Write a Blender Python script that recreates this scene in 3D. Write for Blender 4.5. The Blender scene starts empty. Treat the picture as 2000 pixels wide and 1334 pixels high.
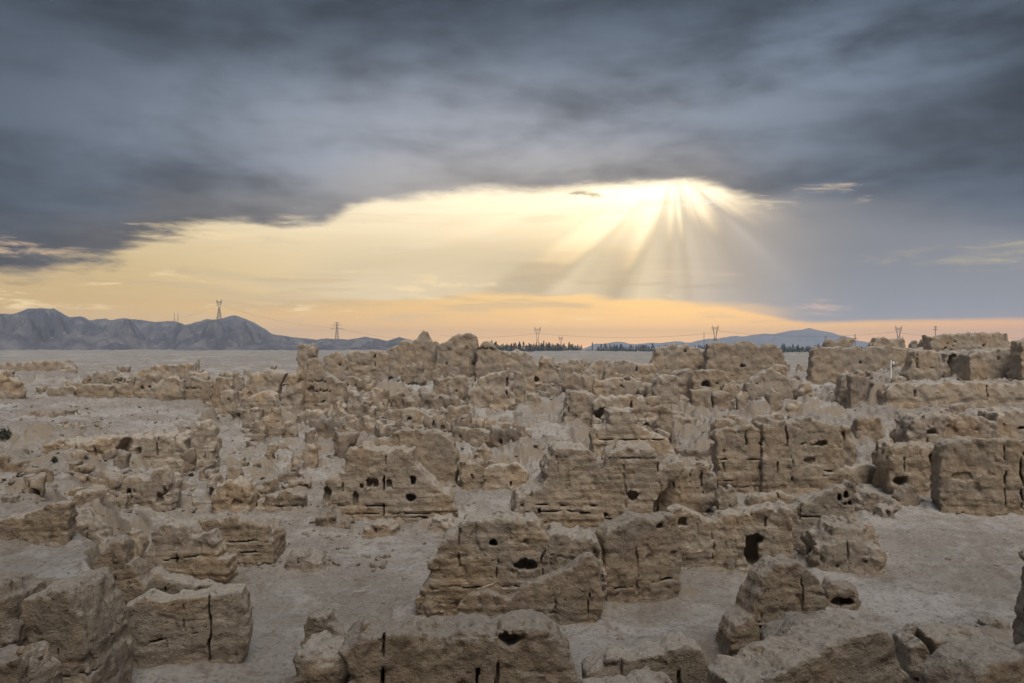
import bpy, math, random
import numpy as np

# ------------------------------------------------------------------ camera, sky, sun, exposure
F = 1556.0            # focal length in pixels of the 2000 px wide photograph
EYE = 10.0            # height of the eye above the lowest lanes of the city
HOR = 680.0           # row of the horizon
sc = bpy.context.scene
col = sc.collection
cam_d = bpy.data.cameras.new('camera'); cam = bpy.data.objects.new('camera', cam_d); col.objects.link(cam)
cam_d.sensor_width = 36.0; cam_d.lens = 36.0 * F / 2000.0
cam_d.shift_y = (HOR - 667.0) / 2000.0
cam_d.clip_start = 0.1; cam_d.clip_end = 30000
cam.location = (0, 0, EYE); cam.rotation_euler = (math.radians(90), 0, 0)
sc.camera = cam
sc.view_settings.view_transform = 'Standard'; sc.view_settings.look = 'None'
sc.view_settings.exposure = 0.90; sc.view_settings.gamma = 1.0; sc.view_settings.use_curve_mapping = False
sc.render.engine = 'CYCLES'
cy = sc.cycles
cy.use_denoising = True
cy.max_bounces = 5; cy.diffuse_bounces = 2; cy.glossy_bounces = 1; cy.transmission_bounces = 2; cy.volume_bounces = 0
cy.transparent_max_bounces = 8
cy.use_adaptive_sampling = True; cy.adaptive_threshold = 0.02

SUN_AZ, SUN_EL = 0.20, 0.185        # the sun stands behind the cloud edge, a little right of the middle

class X:
    """a value in a node tree, with arithmetic"""
    nt = None
    def __init__(s, v): s.v = v
    @staticmethod
    def op(o, *a, clamp=False):
        n = X.nt.nodes.new('ShaderNodeMath'); n.operation = o; n.use_clamp = clamp
        for i, q in enumerate(a):
            q = q.v if isinstance(q, X) else q
            if isinstance(q, (int, float)): n.inputs[i].default_value = q
            else: X.nt.links.new(q, n.inputs[i])
        return X(n.outputs[0])
    def __add__(s, o): return X.op('ADD', s, o)
    __radd__ = __add__
    def __sub__(s, o): return X.op('SUBTRACT', s, o)
    def __rsub__(s, o): return X.op('SUBTRACT', o, s)
    def __mul__(s, o): return X.op('MULTIPLY', s, o)
    __rmul__ = __mul__
    def __truediv__(s, o): return X.op('DIVIDE', s, o)
    def __rtruediv__(s, o): return X.op('DIVIDE', o, s)
    def __neg__(s): return X.op('MULTIPLY', s, -1.0)
def fmax(a, b): return X.op('MAXIMUM', a, b)
def fmin(a, b): return X.op('MINIMUM', a, b)
def fexp(a): return X.op('EXPONENT', a)
def fabs(a): return X.op('ABSOLUTE', a)
def fpow(a, b): return X.op('POWER', a, b)
def sstep(v, a, b, lo=0.0, hi=1.0):
    n = X.nt.nodes.new('ShaderNodeMapRange'); n.interpolation_type = 'SMOOTHSTEP'
    for i, q in enumerate((v, a, b, lo, hi)):
        q = q.v if isinstance(q, X) else q
        if isinstance(q, (int, float)): n.inputs[i].default_value = q
        else: X.nt.links.new(q, n.inputs[i])
    return X(n.outputs[0])
def gauss(u, c, w):
    t = (u - c) * (1.0 / w)
    return fexp(-(t * t))
def vec(x, y, z):
    n = X.nt.nodes.new('ShaderNodeCombineXYZ')
    for i, q in enumerate((x, y, z)):
        q = q.v if isinstance(q, X) else q
        if isinstance(q, (int, float)): n.inputs[i].default_value = q
        else: X.nt.links.new(q, n.inputs[i])
    return n.outputs[0]
def noise(v, scale=1.0, detail=5.0, rough=0.55, dist=0.0, kind='FBM'):
    n = X.nt.nodes.new('ShaderNodeTexNoise'); n.noise_dimensions = '3D'
    try: n.noise_type = kind
    except Exception: pass
    if v is not None: X.nt.links.new(v.v if isinstance(v, X) else v, n.inputs['Vector'])
    n.inputs['Scale'].default_value = scale; n.inputs['Detail'].default_value = detail
    n.inputs['Roughness'].default_value = rough; n.inputs['Distortion'].default_value = dist
    return X(n.outputs['Fac'])
def mixc(f, a, b):
    n = X.nt.nodes.new('ShaderNodeMix'); n.data_type = 'RGBA'; n.clamp_factor = True
    for i, q in ((0, f), (6, a), (7, b)):
        q = q.v if isinstance(q, X) else q
        if isinstance(q, (int, float)): n.inputs[i].default_value = q
        elif isinstance(q, tuple): n.inputs[i].default_value = (*q, 1.0)
        else: X.nt.links.new(q, n.inputs[i])
    return n.outputs[2]
def scalec(c, f):
    n = X.nt.nodes.new('ShaderNodeVectorMath'); n.operation = 'SCALE'
    if isinstance(c, tuple): n.inputs[0].default_value = c
    else: X.nt.links.new(c, n.inputs[0])
    f = f.v if isinstance(f, X) else f
    if isinstance(f, (int, float)): n.inputs[3].default_value = f
    else: X.nt.links.new(f, n.inputs[3])
    return n.outputs[0]
def addc(a, b):
    n = X.nt.nodes.new('ShaderNodeVectorMath'); n.operation = 'ADD'
    for i, c in enumerate((a, b)):
        if isinstance(c, tuple): n.inputs[i].default_value = c
        else: X.nt.links.new(c, n.inputs[i])
    return n.outputs[0]
def ramp(f, stops, interp='LINEAR'):
    n = X.nt.nodes.new('ShaderNodeValToRGB'); r = n.color_ramp; r.interpolation = interp
    while len(r.elements) < len(stops): r.elements.new(0.5)
    for e, (p, c) in zip(r.elements, stops):
        e.position = p; e.color = (*c, 1.0) if len(c) == 3 else c
    X.nt.links.new(f.v, n.inputs[0])
    return n.outputs[0]
def curve(f, pts, lo, hi, vlo, vhi):
    """a value read off a curve through pts (x, value)"""
    n = X.nt.nodes.new('ShaderNodeFloatCurve'); c = n.mapping.curves[0]
    q = [((x - lo) / (hi - lo), (v - vlo) / (vhi - vlo)) for x, v in pts]
    while len(c.points) < len(q): c.points.new(0.5, 0.5)
    for p, (x, v) in zip(c.points, q): p.location = (x, v); p.handle_type = 'AUTO_CLAMPED'
    n.mapping.use_clip = False; n.mapping.extend = 'HORIZONTAL'; n.mapping.update()
    t = (f - lo) * (1.0 / (hi - lo))
    X.nt.links.new(X.op('ADD', t, 0.0, clamp=True).v, n.inputs['Value'])
    return X(n.outputs[0]) * (vhi - vlo) + vlo

def pxaz(x): return math.atan((x - 1000.0) / F)
def pxel(x, y): return math.atan((HOR - y) / F * math.cos(pxaz(x)))

def build_sky():
    w = bpy.data.worlds.new('World'); sc.world = w; w.use_nodes = True
    nt = w.node_tree; nt.nodes.clear(); X.nt = nt
    tc = nt.nodes.new('ShaderNodeTexCoord')
    sp = nt.nodes.new('ShaderNodeSeparateXYZ'); nt.links.new(tc.outputs['Generated'], sp.inputs[0])
    dx, dy, dz = (X(sp.outputs[i]) for i in range(3))
    az = X.op('ARCTAN2', dx, dy); el = X.op('ARCSINE', dz)
    sky = nt.nodes.new('ShaderNodeTexSky'); sky.sky_type = 'NISHITA'; sky.sun_disc = False
    sky.sun_elevation = SUN_EL; sky.sun_rotation = SUN_AZ
    sky.dust_density = 3.0; sky.air_density = 1.5
    # cloud-plane coordinates: clouds flatten towards the horizon as they do in the air
    inv = 1.0 / (fmax(dz, 0.0) + 0.10)
    cx, cyy = dx * inv, dy * inv
    n_edge = noise(vec(az * 9.0, el * 40.0, 0.3), 1.0, 5.0, 0.62)
    n_fine = noise(vec(az * 26.0, el * 80.0, 6.3), 1.0, 4.0, 0.62)
    n_wisp = noise(vec(az * 16.0 + el * 12.0, el * 105.0, 14.0), 1.0, 5.0, 0.66, 0.8)
    n_str = noise(vec(az * 5.0, el * 34.0, 3.7), 1.0, 5.0, 0.62, 0.6)
    n_big = noise(vec(cx * 0.9, cyy * 0.55, 1.0), 1.0, 4.0, 0.52, 0.2)
    n_med = noise(vec(az * 3.4 + el * 2.0, el * 11.0 - az * 1.0, 8.1), 1.0, 5.0, 0.55, 0.3)
    # --- clear air under the deck: orange at the horizon, cream towards the sun
    e1 = el * (1.0 / 0.24)
    c_low = ramp(e1, [(0.0, (0.80, 0.43, 0.130)), (0.10, (0.80, 0.46, 0.140)), (0.24, (0.76, 0.49, 0.180)), (0.42, (0.86, 0.66, 0.36)),
                      (0.60, (1.02, 0.85, 0.58)), (0.78, (1.05, 0.92, 0.68)), (1.0, (1.08, 0.95, 0.71))])
    # towards the sides the glow fades; to the right it turns to rose
    side = sstep(fabs(az - 0.06), 0.12, 0.70)
    c_low = mixc(side * 0.66, c_low, mixc(sstep(az, 0.05, 0.35), (0.48, 0.34, 0.135), (0.74, 0.31, 0.16)))
    c_low = mixc(0.05, c_low, scalec(sky.outputs[0], 0.10))
    # glow round the hidden sun
    da = (az - (SUN_AZ - 0.02)); de = (el - SUN_EL)
    g1 = fexp(-(da * da * (1 / 0.010) + de * de * (1 / 0.0010)))
    g2 = fexp(-(da * da * (1 / 0.085) + de * de * (1 / 0.0050)))
    c_low = addc(c_low, addc(scalec((1.0, 0.92, 0.68), g1 * 0.34), scalec((0.60, 0.50, 0.28), g2 * 0.34)))
    # thin flecks in the cream
    c_low = mixc(sstep(n_str, 0.52, 0.70) * sstep(el, 0.085, 0.13) * 0.50, c_low, mixc(sstep(fabs(az - 0.12), 0.15, 0.55), (1.08, 0.98, 0.72), (0.74, 0.58, 0.33)))
    c_low = mixc(sstep(n_str, 0.47, 0.30) * sstep(el, 0.085, 0.13) * 0.30, c_low, (0.74, 0.60, 0.38))
    bands = noise(vec(az * 3.2 + el * 6.0, el * 26.0, 21.0), 1.0, 5.0, 0.62, 0.4)
    c_low = mixc(sstep(bands, 0.50, 0.68) * sstep(el, 0.030, 0.060) * (1.0 - sstep(el, 0.13, 0.17)) * (1.0 - sstep(az, 0.0, 0.25)) * 0.62, c_low, (0.46, 0.37, 0.235))
    # rays fanning from the sun
    th = X.op('ARCTAN2', az - 0.20, 0.222 - el)
    ray = noise(vec(th * 2.8, 0.0, 2.2), 1.0, 2.0, 0.50)
    ray = sstep(ray, 0.36, 0.64)
    # --- grey-tan veil hanging below the bright gap
    veil_top = curve(az, [(-0.45, 0.060), (-0.30, 0.085), (-0.2, 0.110), (-0.05, 0.120), (0.1, 0.125), (0.2, 0.15), (0.3, 0.19), (0.5, 0.20)], -0.6, 0.6, 0.0, 0.25)
    veil = sstep(el - veil_top + (n_str - 0.5) * 0.03 - (ray - 0.5) * 0.055, 0.040, -0.035)
    vb = curve(az, [(-0.6, 0.052), (-0.2, 0.058), (-0.02, 0.066), (0.12, 0.062), (0.25, 0.052), (0.4, 0.038)], -0.6, 0.6, 0.0, 0.1)
    veil = veil * sstep(el - vb + (n_edge - 0.5) * 0.022, -0.003, 0.006)
    veil = veil * sstep(az + (n_str - 0.5) * 0.2, -0.44, -0.16)
    c_veil = mixc(sstep(az, 0.10, 0.36), (0.50, 0.39, 0.24), (0.33, 0.295, 0.27))
    c_veil = mixc(ray * (1.0 - sstep(az, 0.24, 0.40)) * 0.64, c_veil, mixc(sstep(az, 0.12, 0.34), (0.98, 0.80, 0.50), (0.60, 0.50, 0.40)))
    c = mixc(veil * 0.92, c_low, c_veil)
    # streaks of small cloud near the horizon, soft dark bodies and a few lit edges
    st = noise(vec(az * 6.0, el * 70.0, 11.0), 1.0, 5.0, 0.60, 0.3)
    smask = sstep(el, 0.022, 0.040) * (1.0 - sstep(el, 0.075, 0.12))
    c = mixc(sstep(st, 0.54, 0.66) * smask * 0.60, c, mixc(sstep(az, 0.1, 0.4), (0.62, 0.45, 0.235), (0.40, 0.32, 0.28)))
    c = mixc(sstep(st, 0.46, 0.36) * smask * sstep(n_fine, 0.45, 0.60) * 0.60, c, mixc(sstep(az, 0.1, 0.4), (1.0, 0.76, 0.40), (0.70, 0.46, 0.33)))
    # curtain of falling haze under the right half of the deck
    cur = sstep(az + (ray - 0.5) * 0.06 + (n_str - 0.5) * 0.05, 0.185, 0.375) * sstep(el + (n_edge - 0.5) * 0.006 - sstep(az, 0.36, 0.24) * 0.02, 0.027, 0.034)
    c_cur = mixc(sstep(az, 0.22, 0.44), (0.38, 0.345, 0.315), (0.225, 0.238, 0.268))
    c_cur = scalec(c_cur, 0.86 + n_med * 0.28)
    c_cur = addc(c_cur, scalec((0.42, 0.34, 0.24), ray * gauss(az, 0.24, 0.12) * gauss(el, 0.15, 0.07) * 0.55))
    c = mixc(cur * 0.95, c, c_cur)
    # --- the cloud deck
    P = [(0, 528), (60, 532), (120, 512), (200, 500), (300, 462), (340, 452), (420, 436), (520, 430), (620, 428), (700, 402), (800, 384), (900, 377), (1000, 373), (1130, 369),
         (1200, 363), (1300, 362), (1390, 364), (1440, 380), (1500, 396), (1560, 400), (1700, 404), (1850, 420), (2000, 440)]
    edge = curve(az, [(pxaz(x), pxel(x, y)) for x, y in P], -0.66, 0.66, 0.0, 0.25)
    soft = sstep(az, 0.25, 0.36) * 0.026 + 0.0075 + sstep(az, -0.2, -0.4) * 0.006
    wob = (n_edge - 0.5) * (0.022 + sstep(az, -0.1, -0.42) * 0.050) + (n_fine - 0.5) * 0.010 + (n_str - 0.5) * sstep(az, -0.1, -0.4) * 0.06
    dist = el - edge + wob
    deck = sstep(dist, soft * -1.0, soft)
    # deck tone: blue-grey, lighter where it thins over the gap, darker away from it
    t = n_big * 0.50 + n_med * 0.50
    n_bil = noise(vec(az * 7.5 + el * 4.0, el * 19.0, 31.0), 1.0, 6.0, 0.60, 0.2)
    t = sstep(t + (n_bil - 0.5) * 0.30, 0.36, 0.64)
    lobe = gauss(az, -0.03, 0.44) * gauss(el, 0.235, 0.125)
    rlobe = gauss(az, 0.50, 0.24) * gauss(el, 0.09, 0.085)
    blobe = gauss(az, 0.40, 0.17) * gauss(el, 0.335, 0.05)
    tone = 0.028 + t * 0.040 + lobe * (0.150 + t * 0.215) + rlobe * 0.08 + blobe * t * 0.12
    rest = sstep(el, 0.42, 1.25) * 0.40 + sstep(fabs(az), 0.75, 1.6) * (1.0 - sstep(el, 0.5, 1.2)) * 0.09   # the deck overhead, thinner and lighter
    tone = tone + rest * (0.6 + t * 0.8)
    cool = mixc(lobe * 0.95 + rest, (0.70, 0.94, 1.30), (0.97, 1.0, 1.09))
    cool = mixc(sstep(dist, 0.075, 0.0) * (1.0 - sstep(az, 0.22, 0.40)) * 0.70, cool, (1.18, 1.05, 0.93))
    c_deck = scalec(cool, tone)
    # lit rim of the deck
    rim = sstep(dist, -0.012, 0.0) * (1.0 - sstep(dist, 0.002, 0.011)) * gauss(az, 0.12, 0.20)
    c_deck = addc(c_deck, scalec((1.0, 0.80, 0.50), rim * 0.35))
    c = mixc(deck, c, c_deck)
    # slits of light in the deck at the right and at the far left
    def spot(x, y, wx, wy): return gauss(az, pxaz(x), wx / F) * gauss(el, pxel(x, y), wy / F)
    for (x, y, wx, wy, colr) in [(1490, 393, 85, 12, (1.0, 0.82, 0.55)), (1615, 367, 62, 11, (0.72, 0.55, 0.38)), (1690, 390, 22, 7, (0.75, 0.58, 0.40)), (1612, 602, 50, 16, (0.62, 0.42, 0.31)),
                                 (1940, 494, 150, 26, (0.42, 0.37, 0.27)), (40, 486, 100, 14, (0.80, 0.56, 0.32)), (20, 522, 70, 9, (0.66, 0.44, 0.25)), (410, 457, 120, 15, (0.95, 0.74, 0.42)), (1325, 400, 120, 14, (1.06, 0.98, 0.78))]:
        c = mixc(sstep(spot(x, y, wx * 1.3, wy * 1.2) * 0.8 + (n_wisp - 0.5) * 2.6, 0.48, 1.25) * sstep(spot(x, y, wx * 1.5, wy * 1.5), 0.05, 0.6) * 0.9, c, colr)
    # a scrap of dark cloud in the bright gap
    for (x, y, wx, wy) in [(1152, 379, 36, 10)]:
        c = mixc(sstep(spot(x, y, wx, wy) + (n_wisp - 0.5) * 1.2 + (n_fine - 0.5) * 2.0, 0.40, 0.95) * 0.8, c, (0.38, 0.29, 0.18))
    # the sky beyond the haze is stronger low down, where the air takes most of it away
    c = scalec(c, 1.0 + fexp(fmax(el, 0.0) * (-1.0 / 0.036)) * LOW_GAIN)
    # below the horizon: dull earth
    c = mixc(sstep(el, -0.004, -0.03), c, (0.16, 0.13, 0.10))
    bg = nt.nodes.new('ShaderNodeBackground'); bg.inputs['Strength'].default_value = 0.1
    nt.links.new(scalec(c, SKY_GAIN * 10.0), bg.inputs['Color'])
    out = nt.nodes.new('ShaderNodeOutputWorld'); nt.links.new(bg.outputs[0], out.inputs['Surface'])
    w.cycles.sampling_method = 'NONE'
SKY_GAIN = 0.565; LOW_GAIN = 1.5
build_sky()

sl = bpy.data.lights.new('sun', 'SUN'); sun = bpy.data.objects.new('sun', sl); col.objects.link(sun)
sl.energy = 1.5; sl.angle = math.radians(36); sl.color = (1.0, 0.94, 0.86)
sun.rotation_euler = (math.radians(34), 0, math.radians(20))   # fill light standing for the overcast overhead, aimed from behind the camera: very soft, no cast shadow has an edge
sun.location = (0, -40, 80)

# ------------------------------------------------------------------ noise, shapes, materials
rng = np.random.default_rng(7)
NB = 128
def bake(beta, kmin, seed):
    r = np.random.default_rng(seed)
    k = np.fft.fftfreq(NB) * NB
    kz = np.fft.rfftfreq(NB) * NB
    kk = np.sqrt(k[:, None, None] ** 2 + k[None, :, None] ** 2 + kz[None, None, :] ** 2)
    amp = np.where(kk >= kmin, np.maximum(kk, 1e-6) ** (-beta), 0.0)
    f = np.fft.rfftn(r.standard_normal((NB, NB, NB))) * amp
    v = np.fft.irfftn(f, s=(NB, NB, NB), axes=(0, 1, 2))
    return (v / v.std()).astype(np.float32).ravel()
N_A = bake(2.6, 2.0, 1)      # broken, all scales
N_B = bake(3.2, 2.0, 2)      # soft lumps
def nz(vol, x, y, z):
    """periodic noise, one period per unit; x, y, z arrays"""
    out = 0
    q = []
    for c in (x, y, z):
        c = (c - np.floor(c)) * NB
        i = c.astype(np.int32); fr = (c - i).astype(np.float32)
        i &= NB - 1
        q.append((i, (i + 1) & (NB - 1), fr))
    (x0, x1, fx), (y0, y1, fy), (z0, z1, fz) = q
    x0 = x0 * (NB * NB); x1 = x1 * (NB * NB); y0 = y0 * NB; y1 = y1 * NB
    a = vol[x0 + y0 + z0]; a += (vol[x0 + y0 + z1] - a) * fz
    b = vol[x0 + y1 + z0]; b += (vol[x0 + y1 + z1] - b) * fz
    a += (b - a) * fy
    c = vol[x1 + y0 + z0]; c += (vol[x1 + y0 + z1] - c) * fz
    d = vol[x1 + y1 + z0]; d += (vol[x1 + y1 + z1] - d) * fz
    c += (d - c) * fy
    a += (c - a) * fx
    return a
def sm(t, a, b):
    t = np.clip((t - a) / (b - a), 0, 1)
    return t * t * (3 - 2 * t)

def surface_nets(V, org, h):
    ins = V < 0
    nx, ny, nz_ = V.shape
    s = ins[:-1, :-1, :-1].astype(np.int8)
    n = s.copy()
    for dx in (0, 1):
        for dy in (0, 1):
            for dz in (0, 1):
                if dx + dy + dz: n += ins[dx:nx - 1 + dx, dy:ny - 1 + dy, dz:nz_ - 1 + dz]
    I, J, K = np.nonzero((n > 0) & (n < 8))
    if len(I) == 0: return None
    idx = np.full(n.shape, -1, np.int32); idx[I, J, K] = np.arange(len(I))
    cor = {}
    for dx in (0, 1):
        for dy in (0, 1):
            for dz in (0, 1): cor[dx, dy, dz] = V[I + dx, J + dy, K + dz]
    acc = np.zeros((len(I), 3), np.float32); cnt = np.zeros(len(I), np.float32)
    for a in cor:
        for ax in range(3):
            if a[ax] == 0:
                b = tuple(1 if q == ax else a[q] for q in range(3))
                fa, fb = cor[a], cor[b]
                m = (fa < 0) != (fb < 0)
                t = np.where(m, fa / np.where(m, fa - fb, 1), 0)
                for q in range(3):
                    acc[:, q] += m * (a[q] + (t if q == ax else 0))
                cnt += m
    acc /= cnt[:, None]
    vs = (np.stack([I, J, K], 1) + acc) * h + np.asarray(org)
    faces = []
    # x edges
    A = ins[:-1, 1:-1, 1:-1]; B = ins[1:, 1:-1, 1:-1]
    i, j, k = np.nonzero(A != B); fl = A[i, j, k]; j = j + 1; k = k + 1
    q = np.stack([idx[i, j - 1, k - 1], idx[i, j, k - 1], idx[i, j, k], idx[i, j - 1, k]], 1); q[~fl] = q[~fl][:, ::-1]; faces.append(q)
    A = ins[1:-1, :-1, 1:-1]; B = ins[1:-1, 1:, 1:-1]
    i, j, k = np.nonzero(A != B); fl = A[i, j, k]; i = i + 1; k = k + 1
    q = np.stack([idx[i - 1, j, k - 1], idx[i - 1, j, k], idx[i, j, k], idx[i, j, k - 1]], 1); q[~fl] = q[~fl][:, ::-1]; faces.append(q)
    A = ins[1:-1, 1:-1, :-1]; B = ins[1:-1, 1:-1, 1:]
    i, j, k = np.nonzero(A != B); fl = A[i, j, k]; i = i + 1; j = j + 1
    q = np.stack([idx[i - 1, j - 1, k], idx[i, j - 1, k], idx[i, j, k], idx[i - 1, j, k]], 1); q[~fl] = q[~fl][:, ::-1]; faces.append(q)
    return vs.astype(np.float32), np.concatenate(faces)

def mesh_np(name, vs, fs, smooth=True):
    """vs (n,3), fs (m,3 or 4) -> mesh data"""
    me = bpy.data.meshes.new(name)
    fs = np.ascontiguousarray(fs, np.int32); k = fs.shape[1]
    me.vertices.add(len(vs)); me.vertices.foreach_set('co', np.ascontiguousarray(vs, np.float32).ravel())
    me.loops.add(fs.size); me.loops.foreach_set('vertex_index', fs.ravel())
    me.polygons.add(len(fs)); me.polygons.foreach_set('loop_start', np.arange(0, fs.size, k, dtype=np.int32))
    try: me.polygons.foreach_set('loop_total', np.full(len(fs), k, np.int32))
    except Exception: pass
    me.polygons.foreach_set('use_smooth', np.full(len(fs), smooth))
    me.update(calc_edges=True)
    return me
TRI = [0]
def link(name, me, mat, parent=None, loc=(0, 0, 0)):
    o = bpy.data.objects.new(name, me); col.objects.link(o); o.location = loc
    if mat is not None and not len(me.materials): me.materials.append(mat)
    if parent: o.parent = parent
    TRI[0] += sum(len(p.vertices) - 2 for p in me.polygons) if len(me.polygons) < 200 else len(me.polygons) * 2
    return o
def tag(o, label, cat=None, group=None, kind=None):
    if label: o['label'] = label
    if cat: o['category'] = cat
    if group: o['group'] = group
    if kind: o['kind'] = kind
    return o
def empty(name, loc=(0, 0, 0)):
    o = bpy.data.objects.new(name, None); col.objects.link(o); o.location = loc; o.empty_display_size = 0.3
    return o

def new_mat(name):
    m = bpy.data.materials.new(name); m.use_nodes = True
    nt = m.node_tree; X.nt = nt
    b = nt.nodes['Principled BSDF']
    b.inputs['Roughness'].default_value = 0.95
    b.inputs['Specular IOR Level'].default_value = 0.12
    return m, nt, b
def bump(nt, b, hgt, strength, distance):
    n = nt.nodes.new('ShaderNodeBump'); n.inputs['Strength'].default_value = strength; n.inputs['Distance'].default_value = distance
    nt.links.new(hgt.v, n.inputs['Height']); nt.links.new(n.outputs[0], b.inputs['Normal'])
def geom(nt):
    g = nt.nodes.new('ShaderNodeNewGeometry')
    sp = nt.nodes.new('ShaderNodeSeparateXYZ'); nt.links.new(g.outputs['Position'], sp.inputs[0])
    sn = nt.nodes.new('ShaderNodeSeparateXYZ'); nt.links.new(g.outputs['Normal'], sn.inputs[0])
    return g, [X(sp.outputs[i]) for i in range(3)], [X(sn.outputs[i]) for i in range(3)]

def mud_material(name, base, dark, dust, bscale=1.0, layers=0.14):
    m, nt, b = new_mat(name)
    g, (px, py, pz), (nx, ny, nz_) = geom(nt)
    P = g.outputs['Position']
    oi = nt.nodes.new('ShaderNodeObjectInfo'); rnd = X(oi.outputs['Random'])
    big = noise(P, 0.55, 4, 0.6)
    strat = noise(vec(px * 0.30, py * 0.30, pz * 7.0), 1.0, 4, 0.7, 0.3)
    fine = noise(P, 7.0 * bscale, 5, 0.70)
    run = noise(vec(px * 4.5, py * 4.5, pz * 0.55), 1.0, 4, 0.65)
    pit = noise(P, 4.2 * bscale, 4, 0.65)
    c = mixc(sstep(big, 0.30, 0.70), base, dark)
    gp = noise(P, 0.28, 3, 0.55)
    c = mixc(sstep(gp + rnd * 0.16, 0.50, 0.68) * 0.65, c, (0.300, 0.256, 0.208))
    c = mixc(sstep(gp - rnd * 0.12, 0.42, 0.26) * 0.55, c, (0.335, 0.232, 0.138))
    c = mixc(sstep(strat, 0.52, 0.68) * layers, c, tuple(q * 0.62 for q in dark))
    c = mixc(sstep(strat, 0.46, 0.32) * layers * 0.5, c, tuple(q * 1.18 for q in base))
    blot = noise(P, 1.5 * bscale, 5, 0.72)
    run2 = noise(vec(px * 1.25, py * 1.25, pz * 0.20), 1.0, 4, 0.65)
    c = mixc(sstep(blot, 0.52, 0.70) * 0.62, c, tuple(q * 0.58 for q in dark))
    c = mixc(sstep(blot, 0.44, 0.28) * 0.40, c, tuple(q * 1.15 for q in base))
    c = mixc(sstep(run2, 0.53, 0.70) * 0.45, c, tuple(q * 0.62 for q in dark))
    c = mixc(sstep(run, 0.55, 0.74) * 0.50, c, tuple(q * 0.62 for q in dark))
    c = mixc(sstep(run, 0.44, 0.28) * 0.30, c, dust)
    c = mixc(sstep(fine, 0.56, 0.74) * 0.55, c, tuple(q * 1.30 for q in base))
    c = mixc(sstep(fine, 0.43, 0.27) * 0.60, c, tuple(q * 0.52 for q in dark))
    c = mixc(sstep(pit, 0.335, 0.27) * 0.75, c, tuple(q * 0.35 for q in dark))
    # settled dust on ledges and tops
    dm = sstep(nz_ + (fine - 0.5) * 0.7 + (big - 0.5) * 0.3, 0.40, 0.80)
    c = mixc(dm * 0.82, c, mixc(sstep(fine, 0.40, 0.60), tuple(q * 0.80 for q in dust), tuple(q * 1.06 for q in dust)))
    c = scalec(c, 0.84 + rnd * 0.30)
    nt.links.new(c, b.inputs['Base Color'])
    f2 = noise(P, 22.0 * bscale, 4, 0.7)
    h = fine * 0.75 + f2 * 0.22 + sstep(pit, 0.26, 0.40) * 0.75 + strat * (0.10 + layers) + run * 0.35
    bump(nt, b, h + blot * 1.3 + run2 * 0.8, 1.0, 0.115)
    return m
M_MUD = mud_material('rammed_earth', (0.410, 0.318, 0.224), (0.335, 0.252, 0.172), (0.415, 0.358, 0.292))
M_RUB = mud_material('crumbled_earth', (0.335, 0.260, 0.188), (0.262, 0.196, 0.138), (0.365, 0.312, 0.255), 1.5, 0.12)
M_LAY = mud_material('layered_earth', (0.410, 0.318, 0.224), (0.335, 0.252, 0.172), (0.415, 0.358, 0.292), 1.0, 0.38)
def ground_material():
    m, nt, b = new_mat('dusty_ground')
    g, (px, py, pz), (nx, ny, nz_) = geom(nt)
    P = g.outputs['Position']
    big = noise(P, 0.10, 5, 0.6)
    mid = noise(P, 0.7, 6, 0.70)
    fine = noise(P, 6.0, 6, 0.7)
    tracks = noise(P, 0.42, 6, 0.68, 0.6)
    c = mixc(sstep(big, 0.46, 0.66), (0.268, 0.232, 0.194), (0.400, 0.366, 0.328))
    c = mixc(sstep(mid, 0.50, 0.68) * 0.70, c, (0.185, 0.142, 0.102))
    c = mixc(sstep(tracks, 0.48, 0.66) * 0.55, c, (0.435, 0.402, 0.364))
    c = mixc(sstep(fine, 0.50, 0.68) * 0.75, c, (0.150, 0.115, 0.083))
    c = mixc(sstep(fine, 0.46, 0.32) * 0.45, c, (0.46, 0.425, 0.385))
    # bare earth shows where the ground is too steep to hold dust
    steep = sstep(nz_ + (mid - 0.5) * 0.2, 0.96, 0.80)
    c = mixc(steep * 0.9, c, (0.262, 0.208, 0.152))
    nt.links.new(c, b.inputs['Base Color'])
    f2 = noise(P, 22.0, 5, 0.7)
    h = mid * 0.8 + fine * 0.5 + f2 * 0.30 + tracks * 0.6
    bump(nt, b, h, 1.0, 0.14)
    return m
M_GROUND = ground_material()
def flat_mat(name, c, rough=0.8, var=0.15, scale=6.0, metal=0.0):
    m, nt, b = new_mat(name)
    g, p, n = geom(nt)
    f = noise(g.outputs['Position'], scale, 4, 0.6)
    nt.links.new(scalec(c, 1.0 - var + f * var * 2.0), b.inputs['Base Color'])
    b.inputs['Roughness'].default_value = rough; b.inputs['Metallic'].default_value = metal
    return m

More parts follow.
